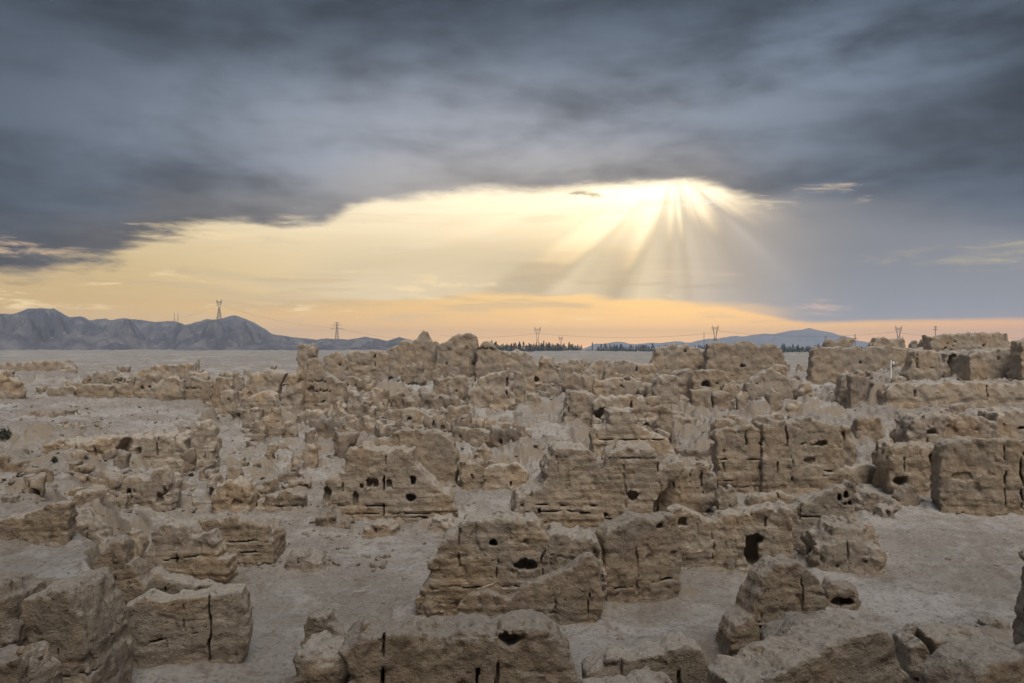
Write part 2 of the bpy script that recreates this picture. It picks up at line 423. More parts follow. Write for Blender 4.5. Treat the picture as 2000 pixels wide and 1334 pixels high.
# ------------------------------------------------------------------ the lie of the land
_yy = np.linspace(0, 1200, 2401)
_zz = np.interp(_yy, [0, 45, 60, 80, 100, 130, 160, 220, 300, 900, 1200], [0, 0, .45, 1.2, 1.9, 2.8, 3.6, 3.9, 3.9, 6.4, 6.4])
_zz = np.convolve(np.pad(_zz, 20, mode='edge'), np.hanning(41) / np.hanning(41).sum(), mode='valid')
def ground(x, y):
    """smooth ground height, without the rubble relief"""
    x = np.asarray(x, float); y = np.asarray(y, float)
    z = np.interp(y, _yy, _zz)
    a = x / np.maximum(y, 4.0)
    a = a + 0.012 * nz(N_A, x / 14.0, y / 14.0, np.zeros_like(x) + .3) * (y > 18) * (y < 130)
    # high earth on the left: near terrace, slope, and the plateau with the broken cliff
    zl = np.interp(y, [18, 22.5, 23.5, 31, 40, 58, 64, 100, 130], [0.6, 1.2, 2.75, 2.8, 2.6, 2.0, 2.95, 3.0, 2.8])
    m = sm(a, np.interp(y, [29, 38], [-.508, -.455]), np.interp(y, [29, 38], [-.530, -.57])) * sm(y, 23.7, 24.6) * (1 - sm(y, 140, 240))
    z = z + m * (np.maximum(zl, z) - z)
    pm = sm(a, -0.375, -0.405) * sm(y, 63.0, 64.2) * (1 - sm(y, 100, 120))
    z = z + pm * (np.maximum(3.05, z) - z)
    # spur where the windowed house stands, low bank in the middle
    z = z + 0.5 * np.exp(-(((x + 16) / 9) ** 2 + ((y - 52) / 5) ** 2))
    z = z + 0.7 * np.exp(-(((x + 24) / 9) ** 2 + ((y - 56) / 5) ** 2))
    # terrace of the high building on the right
    tm = sm(a, 0.447, 0.457) * sm(y, 106.0, 107.2) * (1 - sm(y, 190, 240))
    z = z + tm * (np.maximum(5.2, z) - z)
    # the rise the photographer stands on, and an added unseen hill behind to shade the foreground
    r = np.hypot(x, y)
    z = z + (8.3 - z) * (1 - sm(r, 2.2, 15.0)) * (y < 40)
    back = sm(y, -5, -24)
    z = z + back * (SHADE_HILL_H - z) * (1 - 0.75 * sm(r, 120, 500))
    return z
SHADE_HILL_H = 70.0
def relief(x, y):
    x = np.asarray(x, np.float64); y = np.asarray(y, np.float64)
    zero = np.zeros_like(x)
    amp = np.interp(y, [15, 36, 46, 60, 80, 150, 220, 400, 1500], [.06, .07, .16, .50, .62, .60, .42, .35, .8])
    amp = amp * (1 - 0.8 * np.exp(-(((x - 58) / 12) ** 2 + ((y - 105) / 16) ** 2)))
    amp = amp * (1 - 0.75 * sm(x / np.maximum(y, 4), 0.36, 0.42) * (1 - sm(y, 50, 58)))
    ap = x / np.maximum(y, 4)
    amp = amp * (1 - 0.72 * sm(ap, -.30, -.36) * sm(y, 63, 66) * (1 - sm(y, 120, 150)))
    amp = amp * np.where(y < 10, 0.3, 1)
    f = nz(N_B, x / 30.0, y / 30.0, zero + 0.31)
    g = nz(N_A, x / 9.0, y / 9.0, zero + 0.77)
    st = nz(N_B, x / 17.0 + .4, y / 17.0, zero + 0.12) * 2.6
    q = np.floor(st); fr = st - q
    step = (q + sm(fr, 0.40, 0.60)) / 2.6
    near = 1 - sm(y, 200, 420)
    fine = nz(N_A, x / 2.6, y / 2.6, zero + 0.5) * 0.045 * near
    far = nz(N_B, x / 420.0, y / 420.0, zero + 0.2) * 0.9 * sm(y, 240, 420)
    cz = sm(y, 49, 62) * (1 - sm(y, 165, 215)) * np.clip(amp / .6, 0, 1)
    cz = cz * (1 - 0.55 * sm(x / np.maximum(y, 4), -.36, -.40) * (1 - sm(y, 64, 66)))
    cz = np.maximum(cz, sm(x / np.maximum(y, 4), -.17, -.30) * sm(y, 31, 37) * 0.45)
    cz = np.maximum(cz, np.exp(-(((x + 17) / 8) ** 2 + ((y - 55) / 6) ** 2)) * .8)
    def steps(sc_, off, lev, e0, e1):
        v = nz(N_A, x / sc_ + off, y / sc_, zero + off) * lev
        qq = np.floor(v); return (qq + sm(v - qq, e0, e1)) / lev
    patch = sm(nz(N_B, x / 45.0 + .1, y / 45.0, zero + 0.42), -.9, .5)
    crag = cz * (0.25 + 0.75 * patch) * (0.34 * steps(15.0, .21, 1.6, .42, .58) + 0.20 * steps(6.0, .63, 1.3, .40, .60) + 0.05 * nz(N_A, x / 2.0, y / 2.0, zero + .8))
    nearc = (1 - cz) * (1 - sm(y, 46, 56)) * sm(y, 14, 20) * 0.035 * steps(9.0, .4, 1.2, .35, .65)
    return crag + nearc + amp * (0.42 * f + 0.16 * g * near + 0.55 * (step - 0.3) * near) + fine * np.interp(y, [15, 45, 60, 80], [.5, .7, 1.6, 2.2]) + far
def ray(x, y): return (x - 1000.0) / F, (HOR - y) / F
def hit(x, y, s0=16.0, s1=1500.0):
    """depth at which the sight line through photo point x, y meets the ground"""
    a, e = ray(x, y)
    s = np.geomspace(s0, s1, 6000)
    below = (EYE + e * s) <= ground(a * s, s)
    return float(s[np.argmax(below)]) if below.any() else s1

TALUS = []      # (x, y, radius, height): earth fallen at wall feet
def poly_sdf(P, U, W):
    d = np.full(U.shape, 1e9); sgn = np.zeros(U.shape, bool)
    n = len(P)
    for i in range(n):
        (x0, y0), (x1, y1) = P[i], P[(i + 1) % n]
        ex, ey = x1 - x0, y1 - y0
        t = np.clip(((U - x0) * ex + (W - y0) * ey) / max(ex * ex + ey * ey, 1e-9), 0, 1)
        d = np.minimum(d, (U - x0 - t * ex) ** 2 + (W - y0 - t * ey) ** 2)
        c = (y0 > W) != (y1 > W)
        sgn ^= c & (U < x0 + (W - y0) * ex / (ey if abs(ey) > 1e-9 else 1e-9))
    d = np.sqrt(d)
    return np.where(sgn, -d, d)
VOX = 3.25
_seed = [0]
def ruin_mesh(pts, d, yaw=0.0, t=0.9, batter=0.10, k=0.06, curve=0.0, strata=0.05, rough=1.0, pits=0.5, under=0.12, holes=(), cracks=(), hcracks=(), putlogs=(), foot=None, vox=1.0, lean=0.0, talus=0.4, sink=1.0, jag=1.0):
    """an eroded earth wall whose outline passes through the photo points pts, standing at depth d"""
    _seed[0] += 1; sd = _seed[0] * 0.137
    pts = np.array(pts, float)
    xm = 0.5 * (pts[:, 0].min() + pts[:, 0].max())
    a0 = (xm - 1000) / F
    P0 = np.array([a0 * d, d]); T = np.array([math.cos(yaw), math.sin(yaw)]); N = np.array([-math.sin(yaw), math.cos(yaw)])
    def to_uw(x, y):
        a, e = ray(x, y)
        s = (P0 @ N) / (a * N[0] + N[1])
        return (a * s - P0[0]) * T[0] + (s - P0[1]) * T[1], EYE + e * s
    uw = [to_uw(x, y) for x, y in pts]
    amp = jag * float(np.interp(d, [18, 40, 100, 160], [.035, .06, .13, .20])); stp = float(np.interp(d, [18, 60, 160], [.22, .4, .9]))
    rj = random.Random(_seed[0] * 7 + 1); uw2 = [uw[0]]
    for (ua, wa), (ub, wb) in zip(uw[:-1], uw[1:]):
        n = int(math.hypot(ub - ua, wb - wa) / stp)
        steep = abs(ub - ua) < 0.35 * abs(wb - wa)
        for q in range(1, n + 1):
            f = q / (n + 1); nn = rj.gauss(0, 1) * amp * (0.5 if steep else 1.0)
            if rj.random() < .12: nn -= abs(rj.gauss(0, 2)) * amp
            uw2.append((ua + (ub - ua) * f + (nn if steep else rj.gauss(0, .2) * amp), wa + (wb - wa) * f + (0 if steep else nn)))
        uw2.append((ub, wb))
    uw = uw2
    us = [q[0] for q in uw]; ws = [q[1] for q in uw]
    gl = [float(ground(*(P0 + T * u))) for u in np.linspace(min(us), max(us), 7)]
    z0 = (min(gl) if foot is None else foot) - sink
    zg = float(np.mean(gl)) if foot is None else foot
    h = VOX * vox * float(np.interp(d, [21, 28, 60, 85], [1.3, .95, .95, .82])) * d / F
    poly = [(uw[0][0], z0 - 3)] + uw + [(uw[-1][0], z0 - 3)]
    m = 0.12 + 3 * h
    bv = batter * max(0.5, max(ws) - zg) * 0.5
    cb = abs(curve) * max(abs(min(us)), abs(max(us))) ** 2
    uu = np.arange(min(us) - m, max(us) + m, h); ww = np.arange(z0, max(ws) + m, h)
    vlo, vhi = -0.9 * t - bv - m - (cb if curve < 0 else 0) - max(0, -lean) * 3, 0.1 * t + bv + m + (cb if curve > 0 else 0) + max(0, lean) * 3
    vv = np.arange(vlo, vhi, h)
    U2, W2 = np.meshgrid(uu, ww, indexing='ij')
    dp = poly_sdf(poly, U2, W2).astype(np.float32)
    hw = max(ws) - zg
    half = (t / 2 + batter * 0.5 * np.clip(max(ws) - W2, 0, hw)).astype(np.float32)
    ctr = (curve * U2 ** 2 + lean * (W2 - zg) - 0.4 * t).astype(np.float32)
    V3 = vv[None, :, None].astype(np.float32)
    ds = np.abs(V3 - ctr[:, None, :]) - half[:, None, :]
    A = np.broadcast_to(dp[:, None, :], ds.shape)
    # rounded intersection
    mx = np.maximum(A, ds)
    S = mx + np.maximum(k - np.abs(A - ds), 0) ** 2 / (4 * k)
    # erosion, only near the surface
    band = np.abs(S) < 0.55 + 2 * h
    bi = np.nonzero(band)
    u = uu[bi[0]]; v = vv[bi[1]]; w = ww[bi[2]]
    Xw = P0[0] + u * T[0] + v * N[0] + sd * 31; Yw = P0[1] + u * T[1] + v * N[1] + sd * 17
    n1 = nz(N_A, Xw / 5.0, Yw / 5.0, w / 5.0)
    n2 = nz(N_A, Xw / 15.0, Yw / 15.0, w / 0.8)
    n3 = nz(N_A, Xw / 1.9 + .3, Yw / 1.9, w / 2.6)
    n4 = nz(N_A, Xw / (1.5 if d < 70 else 3.2), Yw / (1.5 if d < 70 else 3.2), w / 6.0 + .2)
    nb = nz(N_B, Xw / 7.0, Yw / 7.0, w / 7.0 + 0.5)
    hh = np.clip((w - zg) / max(hw, 0.3), 0, 1)
    low = 1 - hh
    dpb = dp[bi[0], bi[2]]
    edge = np.exp(-(dpb / 0.30) ** 2)
    rs = rough * float(np.interp(d, [18, 35, 60, 120, 160], [.32, .42, .55, .55, .6]))
    flute = float(np.interp(d, [30, 60, 110, 160], [.014, .02, .035, .05]))
    dd = rs * (0.036 * n1 + 0.026 * n3 + 0.075 * (np.abs(nb) - .7)) + 0.30 * h * nz(N_A, Xw / (26 * h), Yw / (26 * h), w / (26 * h)) + 0.32 * strata * n2 * (0.25 + 1.0 * low) + flute * n4
    dd += edge * 0.075 * min(rs, 1.2) * np.clip(nz(N_A, Xw / 3.1, Yw / 3.1, w / 3.1 + .1), -1.5, 2.5)
    dd += pits * 0.11 * np.clip(n3 - 1.2, 0, 2)
    dd += under * np.exp(-((w - zg - 0.25) / 0.35) ** 2) * (0.6 + 0.5 * nb)
    if h < 0.13:       # lifts of the rammed earth
        lw = ((w - zg + 0.10 * nb + 0.03 * n1) / 0.82)
        lw = np.abs(lw - np.round(lw)) * 0.82
        dd += 0.024 * np.exp(-(lw / (0.6 * h + .015)) ** 2) * np.clip(nb + .7, 0, 1.4)
    dd -= 0.035 + 0.10 * h
    S[bi] += dd.astype(np.float32)
    wob = lambda q, ph: 0.055 * nz(N_A, q / 4.0, q * 0 + ph * .37, q * 0 + ph * .11)
    front = ctr - half
    def sub(mask2, depth):
        # cut where mask2 (2-D distance, negative inside) holds, from the front face to depth
        i0, k0 = np.nonzero(mask2 < 2 * h)
        if len(i0) == 0: return
        i_a, i_b, k_a, k_b = i0.min(), i0.max() + 1, k0.min(), k0.max() + 1
        blk = S[i_a:i_b, :, k_a:k_b]
        mm = mask2[i_a:i_b, k_a:k_b].astype(np.float32)
        fr = front[i_a:i_b, k_a:k_b]
        cut = np.maximum(np.broadcast_to(mm[:, None, :], blk.shape), V3 - (fr + depth)[:, None, :])
        np.maximum(blk, -cut, out=blk)
    mpp = d / F
    rr = random.Random(_seed[0])
    auto = []
    if d < 75:
        uq = min(us) + rr.uniform(.6, 2.0)
        while uq < max(us) - .4:
            wt = max(ws) - rr.uniform(0, .5) * hw; auto.append((uq, wt, wt - rr.uniform(.3, .8) * hw, rr.uniform(.25, .5) * h + .004))
            uq += rr.uniform(1.2, 4.5)
    for i, (uc, wa, wb, wd) in enumerate(auto):
        sub(np.maximum(np.abs(U2 - uc - wob(W2, sd * 5 + i) * 0.8) - wd * (0.8 + .8 * nz(N_A, W2 / 2.5, W2 * 0 + i * .31 + sd, W2 * 0)), np.maximum(W2 - wa, wb - W2)), rr.uniform(.08, .3))
    for i, (x, y0, y1, *r) in enumerate(cracks):
        uc, wa = to_uw(x, y0); _, wb = to_uw(x, y1)
        wd = max((r[0] if r else 0.045) * .7, 0.5 * h)
        tap = 0.9 + 0.5 * nz(N_A, W2 / 3.0, W2 * 0 + i * .21 + sd, W2 * 0)
        sub(np.maximum(np.abs(U2 - uc - wob(W2, sd + i)) - wd * tap, np.maximum(W2 - wa, wb - W2)), r[1] if len(r) > 1 else 0.5)
    for i, (x0, x1, y, *r) in enumerate(hcracks):
        ua, wc = to_uw(x0, y); ub, wc2 = to_uw(x1, r[2] if len(r) > 2 else y)
        wd = max((r[0] if r else 0.04) * .5, 0.33 * h)
        wl = wc + (wc2 - wc) * np.clip((U2 - ua) / max(ub - ua, 1e-3), 0, 1)
        sub(np.maximum(np.abs(W2 - wl - wob(U2, sd + i) * 0.5) - wd * (0.8 + .7 * nz(N_A, U2 / 4.0, U2 * 0 + i * .17 + sd, U2 * 0)), np.maximum(ua - U2, U2 - ub)), r[1] if len(r) > 1 else 0.35)
    for (x, y, rx, ry, dep, *pw) in holes:
        uc, wc = to_uw(x, y); p = pw[0] if pw else 2.0
        wobr = 1 + 0.12 * np.sin(3 * np.arctan2(W2 - wc, U2 - uc) + sd) + 0.07 * np.sin(7 * np.arctan2(W2 - wc, U2 - uc) + sd * 3)
        q = ((np.abs(U2 - uc) / (rx * mpp * wobr)) ** p + (np.abs(W2 - wc) / (ry * mpp * wobr)) ** p) ** (1 / p)
        sub((q - 1) * min(rx, ry) * mpp, dep)
    for (x0, x1, y, nn) in putlogs:
        for q in range(nn):
            uc, wc = to_uw(x0 + (x1 - x0) * q / max(nn - 1, 1), y + 1.5 * math.sin(q * 2.3))
            sub(np.hypot(U2 - uc, W2 - wc) - max(0.10, 0.75 * h), 0.5)
    r = surface_nets(S, (uu[0], vv[0], ww[0]), h)
    vs, fs = r
    keep = vs[:, 2] > ((min(gl) if foot is None else foot) - (0.5 if d < 50 else 0.95))
    if d < 25: keep[:] = True
    fs = fs[keep[fs].any(axis=1)]
    used = np.zeros(len(vs), bool); used[fs.ravel()] = True
    remap = np.cumsum(used) - 1; vs = vs[used]; fs = remap[fs]
    lo = np.stack([vs[:, 0] * T[0] + vs[:, 1] * N[0], vs[:, 0] * T[1] + vs[:, 1] * N[1], vs[:, 2] - zg], 1)
    if talus > 0:
        for u in np.arange(min(us), max(us) + .1, 1.0):
            p = P0 + T * u; TALUS.append((p[0], p[1], 0.7 + t * 0.5, talus))
    return mesh_np('mud', lo, fs, False), (P0[0], P0[1], zg)
def parse(s): return [tuple(float(v) for v in p.split(',')) for p in s.split()]
def W(name, label, by, pts, cat='ruined wall', group='standing earth walls of the ruined city', parent=None, mat=None, d=None, **kw):
    """one ruin; by is the photo row of its foot, or d its depth"""
    p = parse(pts)
    xm = 0.5 * (min(q[0] for q in p) + max(q[0] for q in p))
    if d is None: d = hit(xm, by)
    me, loc = ruin_mesh(p, d, **kw)
    if parent is not None:
        o = link(name, me, mat or M_MUD, parent, tuple(np.array(loc) - np.array(parent.location)))
        if label: o['label'] = label
    else:
        o = link(name, me, mat or M_MUD, None, loc); tag(o, label, cat, group, 'thing')
    return o

# ------------------------------------------------------------------ the ruins, front to back
FG = 'earth walls of the near foreground'
# bottom edge, middle
W('mud_wall', 'broad cracked mud wall at the bottom centre with a pale crumbling top', 0, '702,1420 703,1218 720,1204 760,1207 800,1201 850,1204 872,1206 900,1200 955,1207 978,1195 1002,1190 1040,1193 1070,1206 1090,1226 1102,1252 1112,1292 1126,1420', d=20, group=FG, t=1.5, yaw=.05, strata=.03, k=.22,
  cracks=[(757, 1205, 1330, .06, .6), (933, 1260, 1400, .04), (1010, 1300, 1400, .03)], holes=[(990, 1212, 20, 12, .5)])
W('mud_block', 'stout rounded mud block just left of the broad bottom centre wall', 0, '596,1420 600,1256 612,1240 640,1236 685,1243 692,1262 705,1272 712,1420', d=21, group=FG, cat='ruin', t=1.6, k=.35, strata=.03, hcracks=[(612, 690, 1290, .03, .3, 1270)])
W('wall_stub', 'slim pointed mud stub sloping down behind the rounded bottom block', 1300, '604,1300 606,1208 618,1192 640,1191 652,1206 668,1226 700,1244 704,1300', d=23.5, group=FG, cat='ruin', t=.7)
W('mud_wall', 'low curved mud wall with an arched hump at the bottom, right of centre', 0, '1139,1420 1140,1300 1160,1285 1185,1266 1225,1269 1260,1259 1290,1258 1302,1246 1330,1240 1355,1250 1372,1275 1378,1420', d=20, group=FG, t=.8, curve=.03, strata=.02, rough=.5, jag=.4)
W('mud_ridge', 'pale low ridge of earth crossing the bottom edge right of centre', 0, '1120,1440 1135,1334 1165,1324 1215,1318 1242,1303 1265,1296 1282,1306 1296,1440', d=17.5, group=FG, cat='ruin', t=.9, k=.3, yaw=.3)
W('mud_wall', 'thick sloping buttress of earth with a broad pale top at the bottom right', 0, '1374,1440 1380,1302 1450,1276 1492,1256 1560,1226 1602,1204 1655,1200 1672,1236 1686,1272 1710,1306 1735,1440', d=17.5, group=FG, t=1.3, k=.10, rough=.7, yaw=.30, strata=.04, hcracks=[(1400, 1490, 1312, .03, .3, 1300)])
W('mud_mound', 'rough lump of earth between the bottom right buttress and the rounded tall slab', 1280, '1478,1290 1494,1216 1530,1194 1590,1196 1612,1230 1616,1290', d=22.5, group=FG, cat='ruin', t=1.6, k=.5, rough=1.6, mat=M_RUB)
W('mud_slab', 'tall rounded slab of mud wall like a shark fin at the lower right', 1278, '1404,1285 1405,1236 1413,1201 1441,1181 1452,1151 1466,1111 1490,1089 1520,1084 1548,1091 1571,1116 1583,1151 1592,1185 1612,1215 1630,1285', group=FG, t=1.1, yaw=.12, k=.10, rough=.6, jag=.6, hcracks=[(1450, 1530, 1196, .03, .35), (1420, 1560, 1256, .03, .4)], pits=.6, batter=.08)
W('hollow_mound', 'small hollow hump of earth on the open floor right of the tall rounded slab', 1176, '1588,1178 1599,1144 1620,1132 1650,1134 1664,1152 1672,1178', cat='ruin', group=FG, t=1.2, k=.4, holes=[(1624, 1160, 22, 9, 1.0)], mat=M_RUB, rough=1.4)
W('mud_wall', 'dark mud wall split by one long vertical crack at the bottom right', 0, '1736,1440 1744,1236 1776,1220 1860,1226 1900,1224 1918,1300 1920,1440', d=19.5, group=FG, t=1.2, yaw=-.1, rough=.5, jag=.5, cracks=[(1780, 1215, 1420, .09, .9)], hcracks=[(1748, 1790, 1288, .03, .3)])
W('mud_block', 'slanting block of earth leaning at the bottom right corner', 0, '1800,1450 1806,1320 1832,1272 1870,1256 1925,1252 1934,1276 1946,1450', d=16.5, group=FG, cat='ruin', t=1.2, k=.12, rough=.6, jag=.4, yaw=.25)
W('mud_block', 'dark corner block of earth at the very bottom right', 0, '1940,1450 1946,1284 1985,1264 2040,1258 2060,1450', d=17, group=FG, cat='ruin', t=1.6, k=.3)
W('mud_wall', 'sliver of a mud wall entering at the right edge above the corner block', 0, '1990,1400 1992,1176 1998,1142 1996,1082 2008,1066 2080,1056 2100,1400', d=22, group=FG, t=1.2)
W('mud_lump', 'flat lump of earth on the open floor at the lower right', 1226, '1896,1230 1902,1206 1925,1197 1950,1203 1964,1230', cat='ruin', group=FG, t=1.0, k=.4, mat=M_RUB)
# left foreground
g = tag(empty('mud_wall', (-13.5, 25.5, 0)), 'long lower left mud wall with a tall notched end and a cracked right end', 'ruined wall', FG)
W('long_panel', None, 1288, '250,1330 256,1240 264,1170 298,1152 320,1162 370,1156 410,1150 440,1147 478,1143 486,1160 491,1190 489,1268 478,1330', parent=g, d=25.6, t=.9, yaw=.18, strata=.02, rough=.45, jag=.5, pits=.2, cracks=[(420, 1150, 1284, .05, .5)], hcracks=[(302, 400, 1238, .06, .5, 1216)], k=.08)
W('tall_panel', None, 1288, '176,1330 190,1130 206,1080 228,1054 246,1044 257,1052 260,1098 268,1090 283,1112 298,1130 303,1158 306,1330', parent=g, d=26.4, t=.8, yaw=.1, rough=.4, jag=.4, pits=.2, cracks=[(246, 1130, 1240, .035, .3)], k=.08, strata=.02)
W('mud_wall', 'mud wall with a scalloped top and rounded shoulder above the long lower left wall', 1140, '312,1160 312,1034 325,1017 345,1013 375,1020 392,1036 410,1040 425,1034 436,1052 440,1082 458,1086 460,1160', group=FG, t=.9, yaw=-.05, hcracks=[(340, 420, 1085, .04, .4, 1075)])
W('earth_wedge', 'pale wedge of earth lying in the hollow behind the long lower left wall', 1160, '296,1175 302,1116 318,1106 335,1112 380,1128 434,1133 444,1148 446,1175', d=28.3, group=FG, cat='ruin', t=1.1, k=.4, yaw=.2, foot=1.0)
W('mud_bank', 'big dark sheer face of earth carrying the pale terrace at the lower left', 0, '92,1450 98,1138 150,1126 200,1112 214,1124 230,1162 240,1205 246,1252 268,1450', d=23.2, group=FG, t=2.2, k=.10, strata=.02, rough=.6, jag=.5, hcracks=[(110, 250, 1262, .05, .5), (120, 250, 1285, .05, .5, 1296)], pits=.8, cat='earth bank')
W('mud_crag', 'rough broken crag of earth at the left edge beside the big dark face', 0, '-40,1450 -36,1130 0,1126 22,1115 60,1118 86,1136 92,1168 102,1245 112,1450', d=22.2, group=FG, cat='ruin', t=1.8, k=.3, rough=2.0, pits=1.2, strata=.08, mat=M_RUB, hcracks=[(0, 90, 1165, .05, .5)])
W('mud_wall', 'low flat-topped mud wall in the bottom left corner', 0, '-60,1450 -58,1270 0,1268 72,1265 79,1282 80,1450', d=18.5, group=FG, t=.9, strata=.02)
W('wall_stub', 'sloping mud stub right of the flat-topped bottom left corner wall', 0, '76,1450 74,1262 84,1246 98,1262 110,1290 120,1334 128,1450', d=19, group=FG, cat='ruin', t=1.0, k=.25)
W('mud_wall', 'mud wall backing the pale terrace at the far left edge', 1052, '-40,1080 -36,1014 0,1010 60,1003 108,986 130,976 150,978 153,1003 146,1080', group=FG, t=.8, yaw=.1)
W('mud_mound', 'dark smooth hump of earth right of the wall backing the left terrace', 1048, '128,1090 136,1028 152,996 184,990 204,1006 224,1030 246,1050 250,1090', group=FG, cat='ruin', t=1.4, k=.5, strata=.02)
W('wall_stub', 'narrow leaning mud stub between the left terrace and the scalloped wall', 1105, '246,1130 252,1044 262,1033 275,1034 284,1058 292,1090 302,1130', group=FG, cat='ruin', t=.8, lean=.05)
# centre house
CG = 'earth walls round the central floors'
g = tag(empty('ruined_house', (-1.0, 31.0, 0)), 'large broken mud house in the middle foreground with a see-through hole', 'ruined house')
W('left_block', None, 1200, '824,1230 826,1166 835,1136 848,1115 851,1080 868,1066 871,1041 900,1022 921,1010 950,1003 1000,1006 1042,1005 1056,1016 1066,1040 1072,1100 1078,1230', parent=g, mat=M_LAY, d=30.4, t=1.3, yaw=-.05, k=.08, strata=.06, pits=.7, rough=1.2, cracks=[(1066, 1040, 1190, .06, .7)], hcracks=[(850, 1060, 1126, .03, .3), (1015, 1060, 1058, .04, .4)], holes=[(1038, 1085, 13, 10, 6.0), (1028, 1085, 20, 12, .5), (968, 1045, 8, 7, .7)])
W('upper_block', None, 1180, '1062,1230 1066,1032 1085,1023 1120,1030 1150,1036 1160,1046 1170,1090 1175,1230', parent=g, d=31.6, t=1.9, k=.08, strata=.07, pits=1.0, rough=1.4, holes=[(1086, 1100, 9, 8, .7), (1160, 1102, 9, 11, .6)], hcracks=[(1070, 1160, 1062, .04, .4)])
W('sloping_wall', None, 1215, '892,1240 904,1168 925,1151 955,1146 980,1158 1002,1160 1020,1141 1042,1128 1080,1118 1120,1096 1140,1083 1155,1080 1168,1100 1173,1150 1173,1240', parent=g, d=29.2, t=.7, yaw=-.12, rough=.6, jag=.6, k=.08, strata=.04, cracks=[(1081, 1120, 1205, .05, .5)], hcracks=[(1000, 1172, 1190, .03, .3, 1186)])
W('right_wall', None, 1180, '1163,1230 1166,1042 1176,1026 1210,1011 1236,1000 1256,1005 1290,997 1301,1001 1309,1032 1310,1072 1306,1122 1307,1230', parent=g, d=32.2, t=1.0, yaw=.25, rough=.6, jag=.7, k=.08, strata=.035, pits=.8, holes=[(1270, 1018, 8, 6, .3)], hcracks=[(1180, 1300, 1138, .04, .35, 1116)])
W('mud_wall', 'mud wall with a small square niche right of the large broken house', 1105, '1300,1130 1303,992 1320,982 1340,995 1362,1005 1386,1014 1398,1006 1424,998 1426,1130', group=CG, t=.9, yaw=.1, k=.08, holes=[(1322, 1012, 9, 8, .35, 6)], cracks=[(1379, 1030, 1085, .04, .4)])
W('doorway_wall', 'mud wall pierced by a tall dark jagged doorway, right of centre', 1088, '1404,1120 1404,1004 1418,997 1442,995 1490,985 1520,981 1533,985 1537,1120', d=37.2, group=CG, t=1.5, yaw=-.2, k=.08, holes=[(1462, 1062, 13, 30, 1.2, 3), (1470, 1038, 16, 9, .9)], cracks=[(1421, 1000, 1085, .04, .4)])
W('mud_wall', 'mud wall stepping up to the right with four dark holes near its end', 1076, '1528,1110 1532,986 1560,975 1596,962 1625,946 1650,938 1657,945 1661,992 1663,1110', d=39.5, group=CG, t=1.0, yaw=-.15, k=.08, holes=[(1630, 965, 4, 8, .6), (1643, 960, 5, 8, .6), (1641, 977, 3, 4, .5), (1650, 976, 4, 5, .5)], hcracks=[(1535, 1600, 1002, .03, .3)])
W('rubble_heap', 'heap of crumbled mud slumped against the wall with four holes', 1086, '1568,1090 1578,1036 1598,1012 1640,1005 1666,1012 1682,1050 1700,1070 1706,1090', d=37.2, group=CG, cat='rubble heap', t=1.4, batter=.7, k=.6, rough=2.4, pits=1.5, strata=.05, mat=M_RUB)
W('leaning_slab', 'small triangular slab of earth leaning beside the slumped heap', 1060, '1672,1066 1676,1018 1702,1020 1710,1042 1714,1066', d=38.5, group=CG, cat='slab', t=.35, lean=.15, k=.1, sink=.4, talus=0)
W('boulder', 'dark overhanging lump of earth between the holed wall and the fallen slabs', 990, '1656,1000 1660,966 1682,957 1705,962 1722,978 1724,1000', group=CG, cat='boulder', t=1.6, k=.5, mat=M_RUB, rough=1.6)
W('fallen_slab', 'long fallen slab of earth lying on the slope at the right, lower one', 1012, '1688,1018 1700,1003 1722,984 1742,974 1750,984 1738,1006 1728,1018', group=CG, cat='slab', t=1.0, k=.3, lean=.3, sink=.4, mat=M_RUB)
W('fallen_slab', 'upturned pale slab of earth below the lumpy wall at the right, upper one', 985, '1738,992 1744,968 1768,946 1776,948 1786,968 1788,992', group=CG, cat='slab', t=.9, k=.3, lean=.25, sink=.4, mat=M_RUB)
# right mid walls
RG = 'tall earth walls on the right side'
W('mud_wall', 'long sheer mud wall with two black vertical cracks at the right edge', 995, '1822,1040 1825,884 1833,863 1860,853 1900,856 1950,857 2004,860 2070,862 2074,1040', d=48.5, group=RG, t=1.6, yaw=-.28, k=.08, strata=.035, cracks=[(1947, 858, 995, .07, .8), (1979, 880, 985, .05, .6)], holes=[(1868, 924, 19, 9, .16), (1986, 880, 4, 6, .5)], hcracks=[(1960, 2000, 975, .04, .4)])
W('mud_wall', 'lumpy mud wall with a pale ledge and overhanging belly left of the cracked wall', 962, '1712,990 1711,886 1718,863 1742,860 1790,866 1834,868 1838,990', d=55, group=RG, t=2.2, yaw=.08, k=.25, rough=1.7, pits=1.0, holes=[(1728, 930, 14, 9, .8), (1783, 888, 5, 10, .6)], cracks=[(1784, 880, 950, .04, .5)])
W('mud_wall', 'tall mud wall of two storeys with a small arched niche, right of centre', 985, '1478,1020 1478,826 1500,820 1530,822 1560,815 1602,822 1626,832 1632,900 1644,940 1648,1020', d=55, group=RG, t=1.2, yaw=.05, k=.08, strata=.045, cracks=[(1523, 822, 870, .04, .4), (1534, 875, 935, .04, .4)], holes=[(1568, 895, 12, 7, .3), (1592, 862, 12, 6, .5)], hcracks=[(1550, 1585, 865, .03, .3), (1590, 1640, 915, .05, .5), (1590, 1645, 925, .05, .5)])
W('mud_wall', 'smooth rectangular wall end standing behind the two-storey wall with the arched niche', 910, '1622,940 1624,838 1645,830 1660,835 1669,872 1673,940', d=61, group=RG, t=1.0, yaw=-.5, k=.12, strata=.02)
W('low_wall', 'low mud wall closing the gap left of the lumpy belly wall', 952, '1640,985 1645,911 1680,907 1706,910 1713,985', d=56.5, group=RG, t=.8, k=.12, strata=.02)
